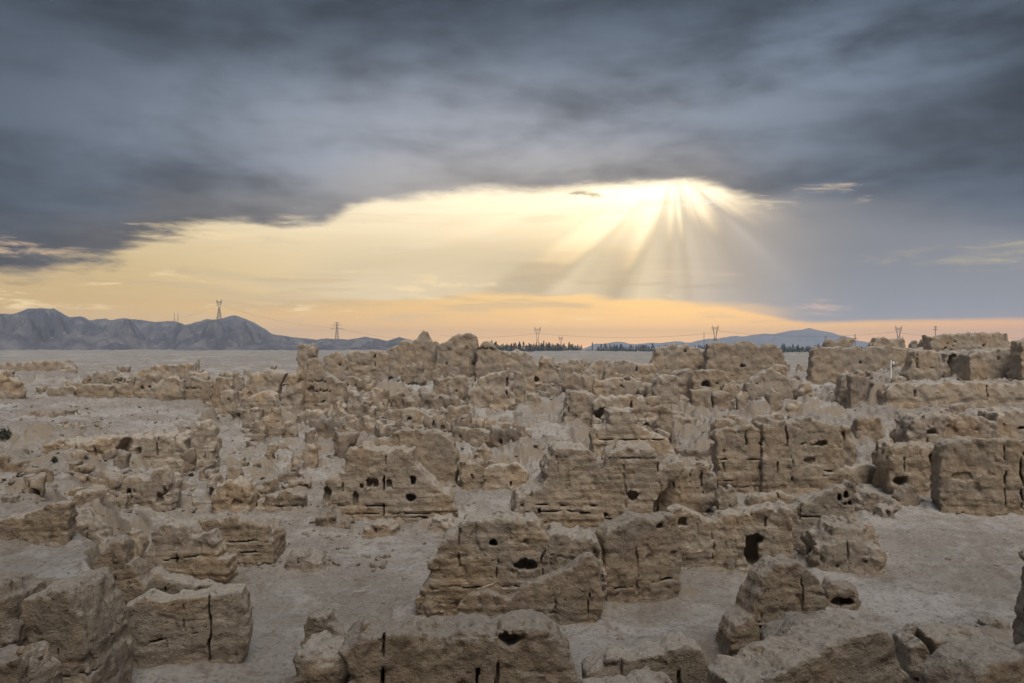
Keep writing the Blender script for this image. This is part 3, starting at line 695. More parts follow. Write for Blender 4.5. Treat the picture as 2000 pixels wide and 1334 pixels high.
W('mud_wall', 'square mud wall panel with a fine vertical crack, left of the two-storey wall', 962, '1391,1000 1392,840 1420,834 1456,832 1476,841 1478,1000', d=55, group=RG, t=1.1, yaw=.06, k=.12, cracks=[(1445, 838, 880, .04, .4), (1465, 930, 955, .04, .4)], strata=.035, hcracks=[(1394, 1474, 893, .05, .3), (1396, 1470, 935, .03, .3), (1400, 1470, 946, .03, .3)])
# centre mid
EG = 'layered earth blocks in the centre'
W('mud_wall', 'mud wall with two round holes at its left end, in front of the layered blocks', 1012, '1242,1050 1246,940 1256,919 1290,912 1330,905 1370,900 1385,902 1393,926 1397,1050', d=47.5, group=EG, t=1.0, yaw=-.12, k=.08, holes=[(1253, 937, 6, 8, .8), (1281, 930, 7, 6, .5), (1275, 952, 5, 4, .3)], cracks=[(1308, 914, 945, .035, .4), (1367, 905, 960, .04, .4)], under=.35)
W('layered_block', 'big layered earth block with fine horizontal beds left of the deep vertical gully', 1026, '997,1060 1003,962 1020,946 1048,936 1060,926 1056,902 1075,871 1100,865 1135,870 1146,881 1152,892 1162,914 1160,1060', d=46, group=EG, mat=M_LAY, cat='ruin', t=3.0, yaw=.05, k=.08, strata=.06, hcracks=[(1005, 1155, 1010, .06, .6), (1010, 1150, 968, .03, .3), (1020, 1150, 980, .03, .3)], holes=[(1045, 978, 3, 6, .5)])
W('layered_block', 'big layered earth block with thick rounded beds right of the deep vertical gully', 1022, '1152,1060 1160,962 1170,906 1184,880 1214,865 1264,868 1274,882 1280,902 1318,888 1320,902 1300,925 1262,960 1255,1060', d=48, group=EG, mat=M_LAY, cat='ruin', t=3.2, yaw=-.05, k=.08, strata=.06, cracks=[(1274, 870, 910, .05, .5)], hcracks=[(1170, 1272, 882, .05, .5), (1165, 1240, 992, .05, .5)], holes=[(1172, 985, 9, 5, .4), (1226, 950, 10, 10, .5)])
W('layered_tower', 'stepped earth tower rising behind the layered blocks in the centre', 900, '1148,940 1152,846 1166,831 1184,823 1183,801 1196,796 1228,796 1232,822 1256,836 1290,850 1302,874 1304,940', d=66, group=EG, mat=M_LAY, cat='ruin', t=3.0, k=.25, strata=.06, hcracks=[(1160, 1290, 852, .05, .5)])
W('wall_spike', 'thin upright spike of mud wall right of the stepped earth tower', 850, '1277,870 1281,832 1288,802 1300,792 1309,796 1314,830 1319,870', group=EG, cat='ruin', t=.8)
W('mud_wall', 'low mud wall with a blank face under the middle right walls', 1012, '1394,1050 1396,962 1405,950 1430,955 1440,990 1470,965 1520,960 1540,970 1545,1050', d=46.5, group=EG, t=.7, yaw=.1, k=.08)
# windowed house
BG = 'house ruins left of the centre'
g = tag(empty('windowed_house', (-10.6, 47.0, 0)), 'ruined mud house front with a row of small dark windows and one long crack', 'ruined house')
W('front_wall', None, 1006, '636,1050 641,962 646,931 665,921 681,915 686,884 692,870 735,874 770,875 810,875 813,896 830,916 860,946 884,966 892,990 898,1050', parent=g, mat=M_LAY, d=47.2, t=1.5, yaw=.03, k=.08, strata=.055, batter=.16,
  holes=[(729, 935, 6, 8, .5, 6), (741, 935, 5, 8, .5, 6), (766, 936, 5, 8, .4, 6), (811, 930, 5, 9, .8, 4), (807, 963, 10, 8, .8), (650, 956, 7, 16, .5), (703, 963, 5, 15, .4), (714, 941, 4, 5, .3)], cracks=[(757, 878, 1004, .06, .7)],
  hcracks=[(668, 840, 978, .035, .35), (670, 845, 992, .03, .3), (760, 820, 916, .06, .3), (780, 842, 1000, .04, .4)])
W('base_pillar', None, 1056, '706,1085 712,1020 745,1016 782,1021 786,1085', parent=g, mat=M_LAY, d=43, t=1.4, k=.3, strata=.07)
W('base_left', None, 1032, '625,1075 632,1000 650,985 672,1006 690,1014 694,1075', parent=g, d=44.6, t=1.6, k=.4, rough=1.8, strata=.1, mat=M_RUB)
W('base_right', None, 1040, '830,1075 836,1018 850,1004 880,1006 900,1024 904,1075', parent=g, d=44.6, t=1.6, k=.4, strata=.08)
W('mud_wall', 'tall smooth unbroken mud panel behind the windowed house', 914, '732,945 737,860 760,856 776,843 800,840 850,838 880,848 893,886 898,945', d=57, group=BG, t=1.0, yaw=-.1, k=.1, strata=.02, pits=.3)
W('low_wall', 'short mud wall ending in a dark slot right of the smooth panel', 946, '896,975 898,901 940,898 945,915 946,975', d=56, group=BG, t=.8, yaw=.3, k=.12)
W('low_wall', 'low pale-topped mud wall right of the dark slot', 946, '944,975 949,912 975,905 1010,905 1028,916 1032,975', d=54.5, group=BG, t=1.0, k=.08)
W('wall_stub', 'pointed mud stub like a tent behind the low pale-topped wall', 908, '926,930 935,877 945,865 961,876 967,930', group=BG, cat='ruin', t=.9, d=64)
W('wall_spike', 'square upright mud post left of the windowed house', 926, '598,945 600,873 612,870 622,873 627,945', group=BG, cat='ruin', t=.8, d=60)
W('mud_wall', 'ruined mud wall with two tall niches and a knob, left of centre', 1004, '250,1040 257,948 265,931 285,925 300,934 314,926 320,915 331,912 343,926 349,938 352,1040', d=47, group=BG, t=1.3, k=.08, strata=.07, holes=[(271, 962, 5, 17, .5), (330, 966, 8, 11, .4), (340, 952, 4, 8, .3), (274, 1006, 4, 7, .4), (338, 995, 3, 6, .4)])
W('mud_block', 'rounded mud wall with a hollow dent right of the wall with two niches', 1000, '428,1035 431,962 437,945 460,935 490,932 501,946 506,976 504,1035', d=48.5, group=BG, cat='ruin', t=1.6, k=.4, holes=[(478, 974, 10, 8, .25)])
W('low_wall', 'low stepped mud wall between the rounded wall and the windowed house', 1000, '498,1035 505,977 540,966 556,960 576,958 600,966 604,1035', d=48.5, group=BG, t=1.0, strata=.06, hcracks=[(545, 598, 983, .04, .4)])
W('layered_wall', 'long layered earth wall with many thin beds above the lower left walls', 1098, '344,1130 350,1020 375,1008 402,1010 430,1004 470,1000 522,1005 550,1030 556,1060 554,1130', d=38.2, group=BG, mat=M_LAY, t=1.8, yaw=-.06, k=.22, strata=.06, hcracks=[(400, 550, 1040, .03, .3), (400, 550, 1062, .03, .3), (420, 556, 1084, .06, .6)])
W('mud_mound', 'low dome of crumbled earth on the pale floor left of centre', 1108, '546,1112 566,1086 582,1071 606,1068 628,1082 652,1100 668,1112', group=BG, cat='ruin', t=1.4, k=.5, batter=.5, mat=M_RUB, rough=1.5, sink=.5)
# cliff of the left plateau
g = tag(empty('earth_cliff', (-29, 62.5, 0)), 'broken earth cliff under the flat left plateau with a dark cave', 'cliff')
W('cliff_face', None, 893, '118,930 126,862 150,853 190,856 228,850 262,848 300,846 340,845 372,842 388,850 394,930', parent=g, d=62.2, t=3.0, k=.08, strata=.05, rough=1.5, pits=1.0, cracks=[(155, 858, 885, .08, .5), (222, 852, 885, .06, .4), (338, 846, 888, .07, .5), (180, 868, 890, .08, .4)], holes=[(283, 858, 16, 12, 2.0), (272, 872, 14, 12, 1.6), (300, 868, 8, 14, 1.2)])
W('mud_stump', 'round pitted knob of earth at the right end of the broken cliff', 862, '386,875 390,838 398,824 410,820 421,826 426,842 432,875', d=60.5, group=BG, cat='ruin', t=1.6, k=.6, pits=1.2)
W('mud_bank', 'dark shallow bank of earth with scarred top on the left plateau', 812, '40,830 60,806 100,797 150,800 165,830', group=BG, cat='earth bank', t=3.0, k=.5, mat=M_RUB, batter=.5)
W('mud_mound', 'small smooth swelling of earth on the front edge of the left plateau', 848, '126,860 134,834 152,826 172,830 178,860', group=BG, cat='ruin', t=1.6, k=.5, d=66)
W('mud_bank', 'weathered bank of earth at the left edge below the plateau', 912, '-40,945 -30,878 0,872 40,880 80,890 96,945', group=BG, cat='earth bank', t=2.5, k=.4, rough=1.5, mat=M_RUB)
# far left cluster
LG = 'far earth walls on the left'
W('mud_wall', 'tall jagged mud wall at the far left edge beyond the plateau', 786, '-30,800 -28,720 0,723 15,724 20,736 31,737 46,747 52,800', group=LG, t=1.6, d=105, k=.10)
W('earth_mesa', 'long flat dark mesa of earth at the far left on the plain', 728, '10,735 22,711 76,705 143,705 151,713 158,735', group=LG, cat='ruin', t=6.0, d=215, k=.8)
W('mud_hump', 'lone rounded stump of earth on the far left dunes', 749, '186,757 190,730 200,727 212,729 217,739 216,757', group=LG, cat='ruin', t=2.0, d=142, k=.4)
W('mud_wall', 'first square mud wall of the far left row', 779, '99,790 101,757 108,754 145,755 155,762 155,790', group=LG, t=1.2, d=112)
W('mud_wall', 'second mud wall of the far left row, long and low', 779, '156,790 158,755 168,750 199,752 222,755 230,790', group=LG, t=1.2, d=111)
W('mud_wall', 'far left mud wall with a rash of small holes across its upper half', 779, '217,790 219,750 229,737 250,734 268,737 272,790', group=LG, t=1.2, d=113, putlogs=[(232, 262, 741, 6), (230, 264, 746, 6)])
W('mud_wall', 'tall far left mud wall with three dark holes in a row', 788, '266,800 270,744 280,734 300,730 316,732 322,744 340,740 357,739 360,800', group=LG, t=1.2, d=108, holes=[(285, 757, 2.5, 4, .6), (299, 755, 3, 3, .6), (337, 758, 3, 3, .6)])
W('mud_wall', 'curved bay of mud wall in the far left row', 789, '312,800 314,747 330,739 352,739 363,745 364,800', group=LG, t=1.0, d=105, curve=-.06)
W('mud_wall', 'far left mud wall with a row of beam holes and a dark cleft', 784, '362,795 363,742 371,736 390,739 406,744 419,744 420,795', group=LG, t=1.2, d=109, putlogs=[(370, 398, 757, 7)], cracks=[(366, 742, 760, .15, .8)])
W('mud_wall', 'uneven mud wall on the skyline of the far left cluster, behind the row', 741, '268,760 271,729 281,723 303,716 329,711 352,715 364,713 371,709 378,711 379,727 408,727 414,760', group=LG, t=1.6, d=150, k=.10)
W('mud_wall', 'pale broken mud wall closing the far left row on the right', 790, '418,800 420,744 433,737 454,739 460,760 464,800', group=LG, t=1.4, d=104, k=.10, cracks=[(421, 745, 780, .15, .8)])
W('wall_stub', 'small pale stub with a hole in front of the far left row', 800, '431,812 435,767 448,761 461,767 465,786 468,812', group=LG, cat='ruin', t=1.2, d=98, holes=[(453, 778, 2, 3, .5)])
W('wall_stub', 'thin pale pillar of earth standing right of the far left row', 768, '459,785 463,738 470,734 477,738 482,785', group=LG, cat='ruin', t=1.0, d=118)
W('mud_wall', 'sloping mud wall left of the twin towers', 800, '476,815 481,766 490,742 503,728 520,724 545,724 562,729 556,745 548,767 546,815', group=LG, t=1.5, d=104, k=.3)
W('low_wall', 'low wide block of earth below the sloping wall left of the towers', 798, '496,812 500,771 522,764 543,770 546,812', group=LG, cat='ruin', t=1.5, d=94, k=.3)
W('mud_block', 'bulging block of earth at the foot of the left tower', 806, '553,820 556,772 565,747 571,731 588,730 596,762 594,820', group=LG, cat='ruin', t=1.8, d=100, k=.4)
# towers
TG = 'towers and high walls in the left middle'
W('mud_tower', 'square mud tower with a dark doorway slit, tallest on the left skyline', 806, '586,825 588,776 589,714 590,677 595,672 606,674 616,672 621,682 622,696 620,712 619,825', d=106, group=TG, cat='tower', t=2.2, k=.08, rough=.45, jag=.45, pits=0, under=0, holes=[(598, 767, 3.0, 9, 1.2, 4), (599, 741, 3, 2, .6)], strata=.02)
W('mud_tower', 'broader ruined tower with two rows of beam holes beside the square tower', 822, '598,840 604,760 610,704 622,700 630,706 634,719 643,729 654,737 676,747 679,772 678,840', d=102, group=TG, cat='tower', t=2.2, k=.08, rough=.6, jag=.6, pits=.2, putlogs=[(612, 642, 743, 7), (624, 652, 762, 7)], holes=[(616, 760, 6, 8, .5), (640, 790, 5, 12, .8)])
W('mud_wall', 'tapering mud block with a round hole behind the broad tower', 744, '636,762 639,697 653,691 668,689 676,704 681,714 683,762', d=138, group=TG, t=2.0, holes=[(668, 712, 2.5, 2.5, .8)])
W('mud_pillar', 'slender pale pillar of mud at the foot of the broad tower', 862, '653,880 656,781 666,775 677,790 679,880', d=84, group=TG, cat='ruin', t=1.2)
W('mud_wall', 'long level mud wall right of the towers, below the skyline ruin', 742, '678,760 681,688 704,685 719,688 727,685 735,688 760,690 763,760', d=142, group=TG, t=1.6, k=.10, cracks=[(735, 690, 725, .2, .8)], rough=1.4)
# skyline temple
g = tag(empty('temple_ruin', (-11, 160, 3.6)), 'great ruined temple walls on the skyline with a pointed horn at the left', 'ruined temple')
W('horn_wall', None, 742, '752,775 758,684 766,681 780,675 793,664 803,667 816,663 822,656 829,648 838,648 842,664 853,667 857,673 860,775', parent=g, d=160, t=2.2, k=.10, rough=.9, jag=.7, pits=.6)
W('main_wall', None, 742, '852,775 855,673 866,671 877,667 883,660 898,654 918,653 931,657 934,668 934,700 938,775', parent=g, d=158, t=2.4, k=.10, holes=[(874, 710, 2, 3, 1), (926, 710, 3, 3, 1)], rough=.8, jag=.7)
W('right_wall', None, 742, '928,775 932,677 950,667 960,670 969,681 985,688 1000,692 1004,775', parent=g, d=155, t=2.0, k=.10, putlogs=[(936, 962, 681, 7)])
W('mud_wall', 'crumbling lower wall of rubble under the pointed horn of the temple', 752, '786,775 790,716 806,709 826,711 832,740 840,775', d=144, group=TG, t=2.0, rough=2.2, pits=1.6, mat=M_RUB)
QG = 'earth blocks in the centre middle distance'
W('mud_block', 'squared mud block with a level top in front of the temple', 800, '852,815 854,742 882,737 910,736 914,756 914,815', d=106, group=QG, cat='ruin', t=2.5, yaw=-.2, k=.10, holes=[(900, 762, 2, 2.5, .6)])
W('mud_wall', 'rugged mud bank with many pits below the green bush', 806, '764,825 768,768 780,762 793,759 812,765 831,762 857,772 877,775 882,790 884,825', d=97, group=QG, t=2.0, k=.35, rough=2.0, pits=1.6, mat=M_RUB)
W('low_wall', 'bench-like block of earth with a dark cleft at its right end', 822, '749,838 753,805 770,801 793,800 802,808 804,838', d=88, group=QG, cat='ruin', t=1.6, k=.3)
W('mud_lump', 'rounded lump of earth right of the dark cleft', 818, '805,836 807,806 816,797 828,803 832,836', d=88, group=QG, cat='ruin', t=1.4, k=.4)
W('mud_block', 'squared pale block of earth with a sharp right corner in the centre', 824, '850,842 856,803 877,793 908,791 914,806 914,842', d=86, group=QG, cat='ruin', t=1.8, yaw=.2, k=.10, cracks=[(858, 780, 815, .12, .6)])
W('mud_wall', 'narrow upright mud panel right of the slender pillar', 818, '686,835 690,774 697,769 704,771 708,835', d=92, group=QG, t=1.1)
W('wall_stub', 'short square stub of mud beside the narrow upright panel', 810, '708,828 710,787 727,785 730,828', d=94, group=QG, cat='ruin', t=1.0)
W('low_wall', 'low mud wall with a sloping top in front of the narrow panel', 846, '683,862 688,827 714,822 730,831 744,842 748,862', d=80, group=QG, t=1.0)
W('mud_pillar', 'tall pointed mud pillar on the pale slope left of centre', 866, '527,885 531,808 538,794 547,798 556,820 557,885', d=76, group=QG, cat='ruin', t=1.2)
W('wall_stub', 'squat stub of earth right of the tall pointed pillar', 858, '557,876 559,825 574,820 582,834 590,876', d=77, group=QG, cat='ruin', t=1.4, k=.3, under=.3)
W('low_wall', 'low mud wall left of the tall pointed pillar', 846, '494,865 500,826 525,820 530,865', d=80, group=QG, t=1.0)
W('mud_wall', 'broad mud slope wall right of the squared block below the temple', 806, '914,825 917,762 938,737 960,730 985,725 1002,731 1004,825', d=102, group=QG, t=2.0, k=.3, rough=1.6, cracks=[(990, 735, 770, .12, .6)])
# centre right
VG = 'earth walls in the right middle distance'
W('mud_wall', 'high pale crag of mud wall just right of the temple', 760, '980,790 988,712 1000,687 1014,684 1027,686 1042,699 1052,714 1056,745 1058,790', d=128, group=VG, t=2.4, k=.3, rough=1.6, holes=[(1047, 740, 4.5, 5, 1.2, 4)])
W('mud_crag', 'rounded knob of mud right of the high pale crag', 754, '1048,775 1053,704 1064,695 1080,700 1089,711 1093,729 1094,775', d=130, group=VG, cat='ruin', t=2.4, k=.5, rough=1.8)
W('mud_crag', 'hanging head of earth right of the rounded knob', 742, '1087,765 1091,709 1112,700 1127,703 1133,719 1128,765', d=138, group=VG, cat='ruin', t=2.4, k=.5, under=.6)
W('mud_wall', 'mud wall end in shadow below the high pale crag', 790, '998,810 1000,727 1012,727 1022,734 1025,810', d=108, group=VG, t=1.6)
W('mud_mound', 'rough conical heap of earth right of the crag', 775, '1096,795 1104,736 1120,727 1141,736 1152,752 1158,795', d=115, group=VG, cat='ruin', t=2.0, k=.5, rough=1.8, mat=M_RUB)
W('leaning_slab', 'dark slab of earth leaning to the left behind the conical heap', 752, '1136,765 1139,727 1153,717 1165,728 1162,765', d=132, group=VG, cat='slab', t=1.2, lean=.2)
W('wall_stub', 'notched upright stub of mud standing clear in the right middle', 748, '1174,770 1181,716 1190,707 1198,716 1207,745 1210,770', d=128, group=VG, cat='ruin', t=1.6)
W('mud_wall', 'long low wall of earth on the crest behind the notched stub', 736, '1146,760 1150,719 1163,706 1183,703 1230,706 1245,711 1275,708 1282,760', d=150, group=VG, t=2.0, k=.3, rough=1.5, holes=[(1240, 722, 2, 6, .8)])
W('mud_wall', 'low wall with a line of beam holes in the right middle', 766, '1156,785 1162,742 1200,738 1226,735 1250,745 1256,785', d=116, group=VG, t=1.4, putlogs=[(1208, 1226, 741, 5)], holes=[(1211, 754, 3, 4, .6)])
W('mud_wall', 'serrated mud wall on the skyline with two gabled peaks', 722, '1266,745 1273,704 1279,683 1300,678 1314,672 1319,680 1326,675 1336,671 1342,680 1357,680 1377,683 1391,698 1394,745', d=165, group=VG, t=2.4, k=.10, rough=1.6, holes=[(1334, 686, 3, 3, 1)])
W('mud_wall', 'squared mud wall on the skyline between the gabled wall and the long right wall', 726, '1374,750 1377,671 1408,670 1419,676 1430,672 1436,668 1453,667 1466,670 1472,677 1494,673 1502,671 1516,681 1526,696 1532,750', d=160, group=VG, t=2.4, k=.10, rough=1.2, hcracks=[(1430, 1455, 714, .4, 1.5)])
W('mud_pillar', 'broad pillar of mud beside the dark hollow in the right middle', 796, '1272,815 1277,744 1290,733 1318,735 1322,815', d=102, group=VG, cat='ruin', t=1.8, k=.3, holes=[(1261, 762, 4, 3, .6)])
W('wall_stub', 'blunt stub of mud above the broad pillar', 762, '1314,780 1318,728 1345,720 1358,736 1364,780', d=122, group=VG, cat='ruin', t=1.6, k=.3)
W('mud_block', 'mud block with a square black opening in the right middle', 760, '1343,780 1348,730 1370,722 1408,726 1422,750 1426,780', d=120, group=VG, cat='ruin', t=2.6, k=.10, holes=[(1371, 748, 8, 5.5, 1.8, 6), (1394, 748, 4, 2, .8)])
W('mud_pillar', 'leaning mud pillar beside a dark cleft in the right middle', 780, '1406,800 1410,750 1428,743 1437,760 1441,800', d=110, group=VG, cat='ruin', t=1.6, lean=.08)
W('mud_wall', 'tall blank mud wall right of the dark cleft', 784, '1449,805 1454,750 1469,736 1485,726 1500,722 1518,728 1532,742 1538,805', d=108, group=VG, t=2.0, k=.10, holes=[(1470, 748, 2, 2, .6)])
W('low_wall', 'square low wall block in front of the block with the black opening', 790, '1344,806 1348,763 1380,761 1385,806', d=102, group=VG, t=1.4)
W('low_wall', 'round-topped low wall right of the square low block', 790, '1385,808 1389,768 1408,763 1423,769 1427,808', d=102, group=VG, t=1.4, k=.35)
W('mud_wall', 'long mud wall with a black undercut at its left foot, centre right', 820, '1152,840 1159,780 1173,773 1227,771 1253,775 1257,800 1261,840', d=88, group=VG, t=1.8, cracks=[(1229, 775, 815, .1, .8), (1258, 778, 820, .1, .6)], holes=[(1172, 806, 13, 12, 1.6)], strata=.04)
W('mud_wall', 'bulging mud wall with root-like ribs left of the black undercut', 820, '1098,840 1103,784 1112,765 1143,764 1158,773 1160,840', d=89, group=VG, t=2.2, k=.4, rough=1.6, cracks=[(1109, 785, 810, .1, .6)])
W('mud_block', 'small pale block of earth alone on the slope near the image centre', 790, '1024,806 1030,770 1051,768 1062,806', d=102, group=VG, cat='ruin', t=1.6, k=.3)
W('mud_block', 'pot-shaped block of earth in front of the long undercut wall', 828, '1178,850 1181,800 1195,797 1227,798 1231,850', d=80, group=VG, cat='ruin', t=1.6, k=.3)
W('low_wall', 'low ruined wall above the square panel, right of centre', 838, '1386,862 1394,817 1420,818 1450,815 1458,862', d=78, group=VG, t=1.2, rough=1.5)
W('mud_crag', 'rugged crag of earth behind the twin-peaked stub on the right', 776, '1494,795 1499,722 1514,711 1530,719 1539,795', d=118, group=VG, cat='ruin', t=2.0, k=.4, rough=1.6)
W('boulder', 'fallen boulder of earth at the foot of the rugged crag', 796, '1492,806 1496,770 1506,757 1516,767 1524,806', d=101, group=VG, cat='boulder', t=1.6, k=.6)
W('wall_stub', 'hunched stub of earth right of the fallen boulder', 786, '1549,805 1554,762 1561,750 1572,748 1582,762 1588,805', d=106, group=VG, cat='ruin', t=1.6, k=.4)
W('mud_crag', 'twin-peaked stub of mud standing alone on the pale floor at the right', 776, '1626,795 1631,765 1638,732 1653,727 1660,734 1664,736 1668,726 1676,724 1682,744 1687,768 1690,795', d=112, group=VG, cat='ruin', t=1.8, k=.3, rough=1.4)
# right skyline and the high building
ZG = 'walls of the high terrace on the right'
W('mud_wall', 'long level mud wall below the right skyline', 740, '1576,765 1580,684 1600,679 1650,680 1700,678 1770,682 1818,684 1824,765', d=150, group=ZG, t=2.0, k=.10, strata=.03, holes=[(1672, 708, 2.2, 3, .8)])
W('mud_wall', 'knobbly mud wall with two humps on the right skyline', 730, '1604,760 1607,670 1617,663 1626,669 1637,661 1655,659 1662,665 1664,760', d=172, group=ZG, t=2.4, k=.3)
W('mud_wall', 'smooth loaf-shaped mud wall on the right skyline', 730, '1692,760 1697,674 1704,662 1716,659 1724,661 1752,659 1758,666 1761,760', d=172, group=ZG, t=2.6, k=.3)
W('wall_stub', 'tiny rounded knob of mud on the right skyline, left one of two', 730, '1772,760 1775,672 1780,666 1786,671 1788,760', d=175, group=ZG, cat='ruin', t=2.0, k=.3)
W('wall_stub', 'small pointed knob of mud touching the high building on the right skyline', 730, '1790,760 1793,672 1799,661 1804,664 1806,760', d=170, group=ZG, cat='ruin', t=2.0, k=.3)
g = tag(empty('high_building', (66, 118, 5.2)), 'massive square mud building on the right terrace with a dark deep recess', 'ruined building')
W('rear_wall', None, 0, '1800,800 1803,655 1867,653 1949,653 1955,667 1962,671 1980,672 1984,800', parent=g, d=128, foot=5.2, t=2.4, k=.10, strata=.03, holes=[(1832, 680, 2.5, 2.5, .8), (1836, 672, 2, 2, .6), (1846, 676, 2, 2, .6), (1850, 668, 2, 2, .6), (1842, 686, 2.5, 3, .6), (1905, 675, 3, 3, .8)])
W('left_wing', None, 0, '1759,800 1763,722 1774,688 1790,685 1813,685 1822,696 1823,800', parent=g, d=116, foot=5.2, t=3.0, yaw=-.12, k=.10, strata=.03, hcracks=[(1776, 1818, 719, .07, .5)], cracks=[(1777, 690, 716, .08, .5)])
W('recess_back', None, 0, '1812,800 1814,690 1845,688 1872,690 1876,800', parent=g, d=121, foot=5.2, t=5.0, k=.10, rough=.7, holes=[(1844, 718, 22, 25, 4.2, 8), (1832, 692, 3, 3, .6), (1858, 692, 3, 3, .6)])
W('right_wing', None, 0, '1864,800 1869,692 1890,686 1920,682 1968,687 1974,714 1984,800', parent=g, d=116, foot=5.2, t=3.2, yaw=.10, k=.10, strata=.03, cracks=[(1924, 695, 708, .08, .5)])
W('mud_wall', 'tall mud wall cut off by the right edge beside the massive building', 0, '1970,800 1978,668 1984,664 2010,663 2060,662 2064,800', d=111, foot=5.2, group=ZG, t=2.4)
W('terrace_wall', 'sheer earth front of the right terrace below the massive building', 815, '1704,850 1712,808 1716,764 1724,752 1746,749 1800,748 1900,747 2004,746 2080,746 2084,850', d=106.4, group=ZG, cat='terrace wall', t=2.4, k=.12, strata=.05, rough=1.3, cracks=[(1771, 752, 775, .09, .6), (1853, 756, 770, .1, .5), (1909, 752, 790, .08, .5)], batter=.2, sink=2.0)
W('low_wall', 'low angled wall at the foot of the right terrace', 822, '1800,845 1808,814 1840,798 1878,788 1882,810 1886,845', d=92, group=ZG, t=1.4, yaw=-.3)
W('mud_bank', 'rough dark bank of broken earth in front of the terrace foot', 864, '1742,890 1750,822 1760,809 1790,806 1830,805 1886,812 1914,826 1920,890', d=72, group=ZG, cat='earth bank', t=3.0, k=.35, rough=1.8, pits=1.2, holes=[(1787, 838, 10, 4, .6, 5)], mat=M_RUB)
W('mud_bank', 'dark bank of earth at the right edge with a small cave slit', 864, '1908,890 1914,803 1950,797 2004,800 2060,800 2064,890', d=74, group=ZG, cat='earth bank', t=3.0, k=.3, rough=1.3, holes=[(1958, 830, 8, 3, .9)])
W('wall_stub', 'broken stub of wall behind the smooth wall end, right of centre', 846, '1658,865 1663,820 1690,813 1708,821 1714,865', d=74, group=ZG, cat='ruin', t=1.6, rough=1.6, mat=M_RUB)
# low crumbled stubs that fill the ground between the named walls
def filler():
    r = random.Random(11)
    free = [(990, 1140, 806, 862), (1310, 1390, 815, 880), (1570, 1720, 780, 830), (740, 850, 745, 775)]
    zones = [((430, 760), (742, 800), 24, 'small mud stub left of the temple', 'small mud stubs left of the temple'),
             ((700, 1000), (746, 800), 28, 'small mud stub below the temple', 'small mud stubs below the temple'),
             ((1000, 1290), (722, 760), 28, 'small mud stub behind the centre right walls', 'small mud stubs behind the centre right walls'),
             ((1040, 1290), (760, 812), 24, 'small mud stub among the centre right walls', 'small mud stubs among the centre right walls'),
             ((1260, 1580), (720, 760), 29, 'small mud stub near the right skyline walls', 'small mud stubs near the right skyline'),
             ((1270, 1560), (760, 812), 26, 'small mud stub in front of the right skyline walls', 'small mud stubs before the right skyline'),
             ((480, 760), (800, 890), 26, 'crumbled wall clod on the left rubble slope', 'crumbled clods on the left slope'),
             ((740, 1010), (800, 880), 24, 'crumbled wall clod on the central slope', 'crumbled clods on the central slope'),
             ((1180, 1560), (820, 905), 14, 'crumbled wall clod in the centre right lanes', 'crumbled clods in the centre right lanes'),
             ((20, 460), (726, 775), 24, 'worn low stub on the far left dunes', 'worn stubs on the far left'),
             ((130, 430), (885, 990), 20, 'broken clod of earth on the slope below the cliff', 'broken clods below the cliff'),
             ((-20, 250), (880, 1000), 18, 'broken clod of earth on the far left slope', 'broken clods on the far left slope'),
             ((400, 640), (880, 1000), 16, 'broken clod of earth left of the windowed house', 'broken clods left of the windowed house'),
             ((880, 1010), (850, 960), 8, 'broken clod of earth right of the windowed house', 'broken clods right of the windowed house'),
             ((1580, 1800), (735, 760), 8, 'worn low stub before the long right wall', 'worn stubs before the long right wall')]
    nth = 'first second third fourth fifth sixth seventh eighth ninth tenth eleventh twelfth thirteenth fourteenth fifteenth sixteenth seventeenth eighteenth nineteenth twentieth'.split()
    nth += ['twenty-' + q for q in nth[:9]]
    for (xa, xb), (ya, yb), n, lab, grp in zones:
        spots = []
        while len(spots) < n:
            x, y = r.uniform(xa, xb), r.uniform(ya, yb)
            if any(a < x < b and c < y < e for a, b, c, e in free): continue
            spots.append((x, y))
        for k, (x, y) in enumerate(sorted(spots)):
            d = hit(x, y); m = F / d
            big = 0.45 if 'broken clod' in lab else 1.0
            up = r.random() < .5
            wd = (r.uniform(.8, 1.9) if up else r.uniform(2.0, 5.0)) * m * big; hg = (r.uniform(1.6, 3.9) if up else r.uniform(1.0, 2.8)) * m * big
            pts = [(x - wd / 2, y + m)]
            nn = r.randint(1, 2) if up else r.randint(2, 5)
            cut = sorted([0, 1] + [r.uniform(.12, .88) for _ in range(nn - 1)])
            for q in range(nn):
                hq = hg * r.uniform(.35, 1.0); e = r.uniform(-.12, .12) * hg
                pts += [(x - wd / 2 + wd * (cut[q] + .02), y - hq + e), (x - wd / 2 + wd * (cut[q + 1] - .02), y - hq - e)]
            pts.append((x + wd / 2, y + m))
            me, loc = ruin_mesh(pts, d, yaw=r.uniform(-.7, .7), t=r.uniform(.55, 1.2), k=r.uniform(.05, .12), rough=r.uniform(.7, 1.4), pits=1.0, vox=1.4,
                                holes=[(x + r.uniform(-.3, .3) * wd, y - hg * .35, .25 * m, .3 * m, .6)] if r.random() < .35 else ())
            tag(link('wall_stub', me, M_RUB if r.random() < .4 else M_MUD, None, loc), lab + ', ' + nth[k] + ' from the left', 'ruin', grp, 'thing')
filler()

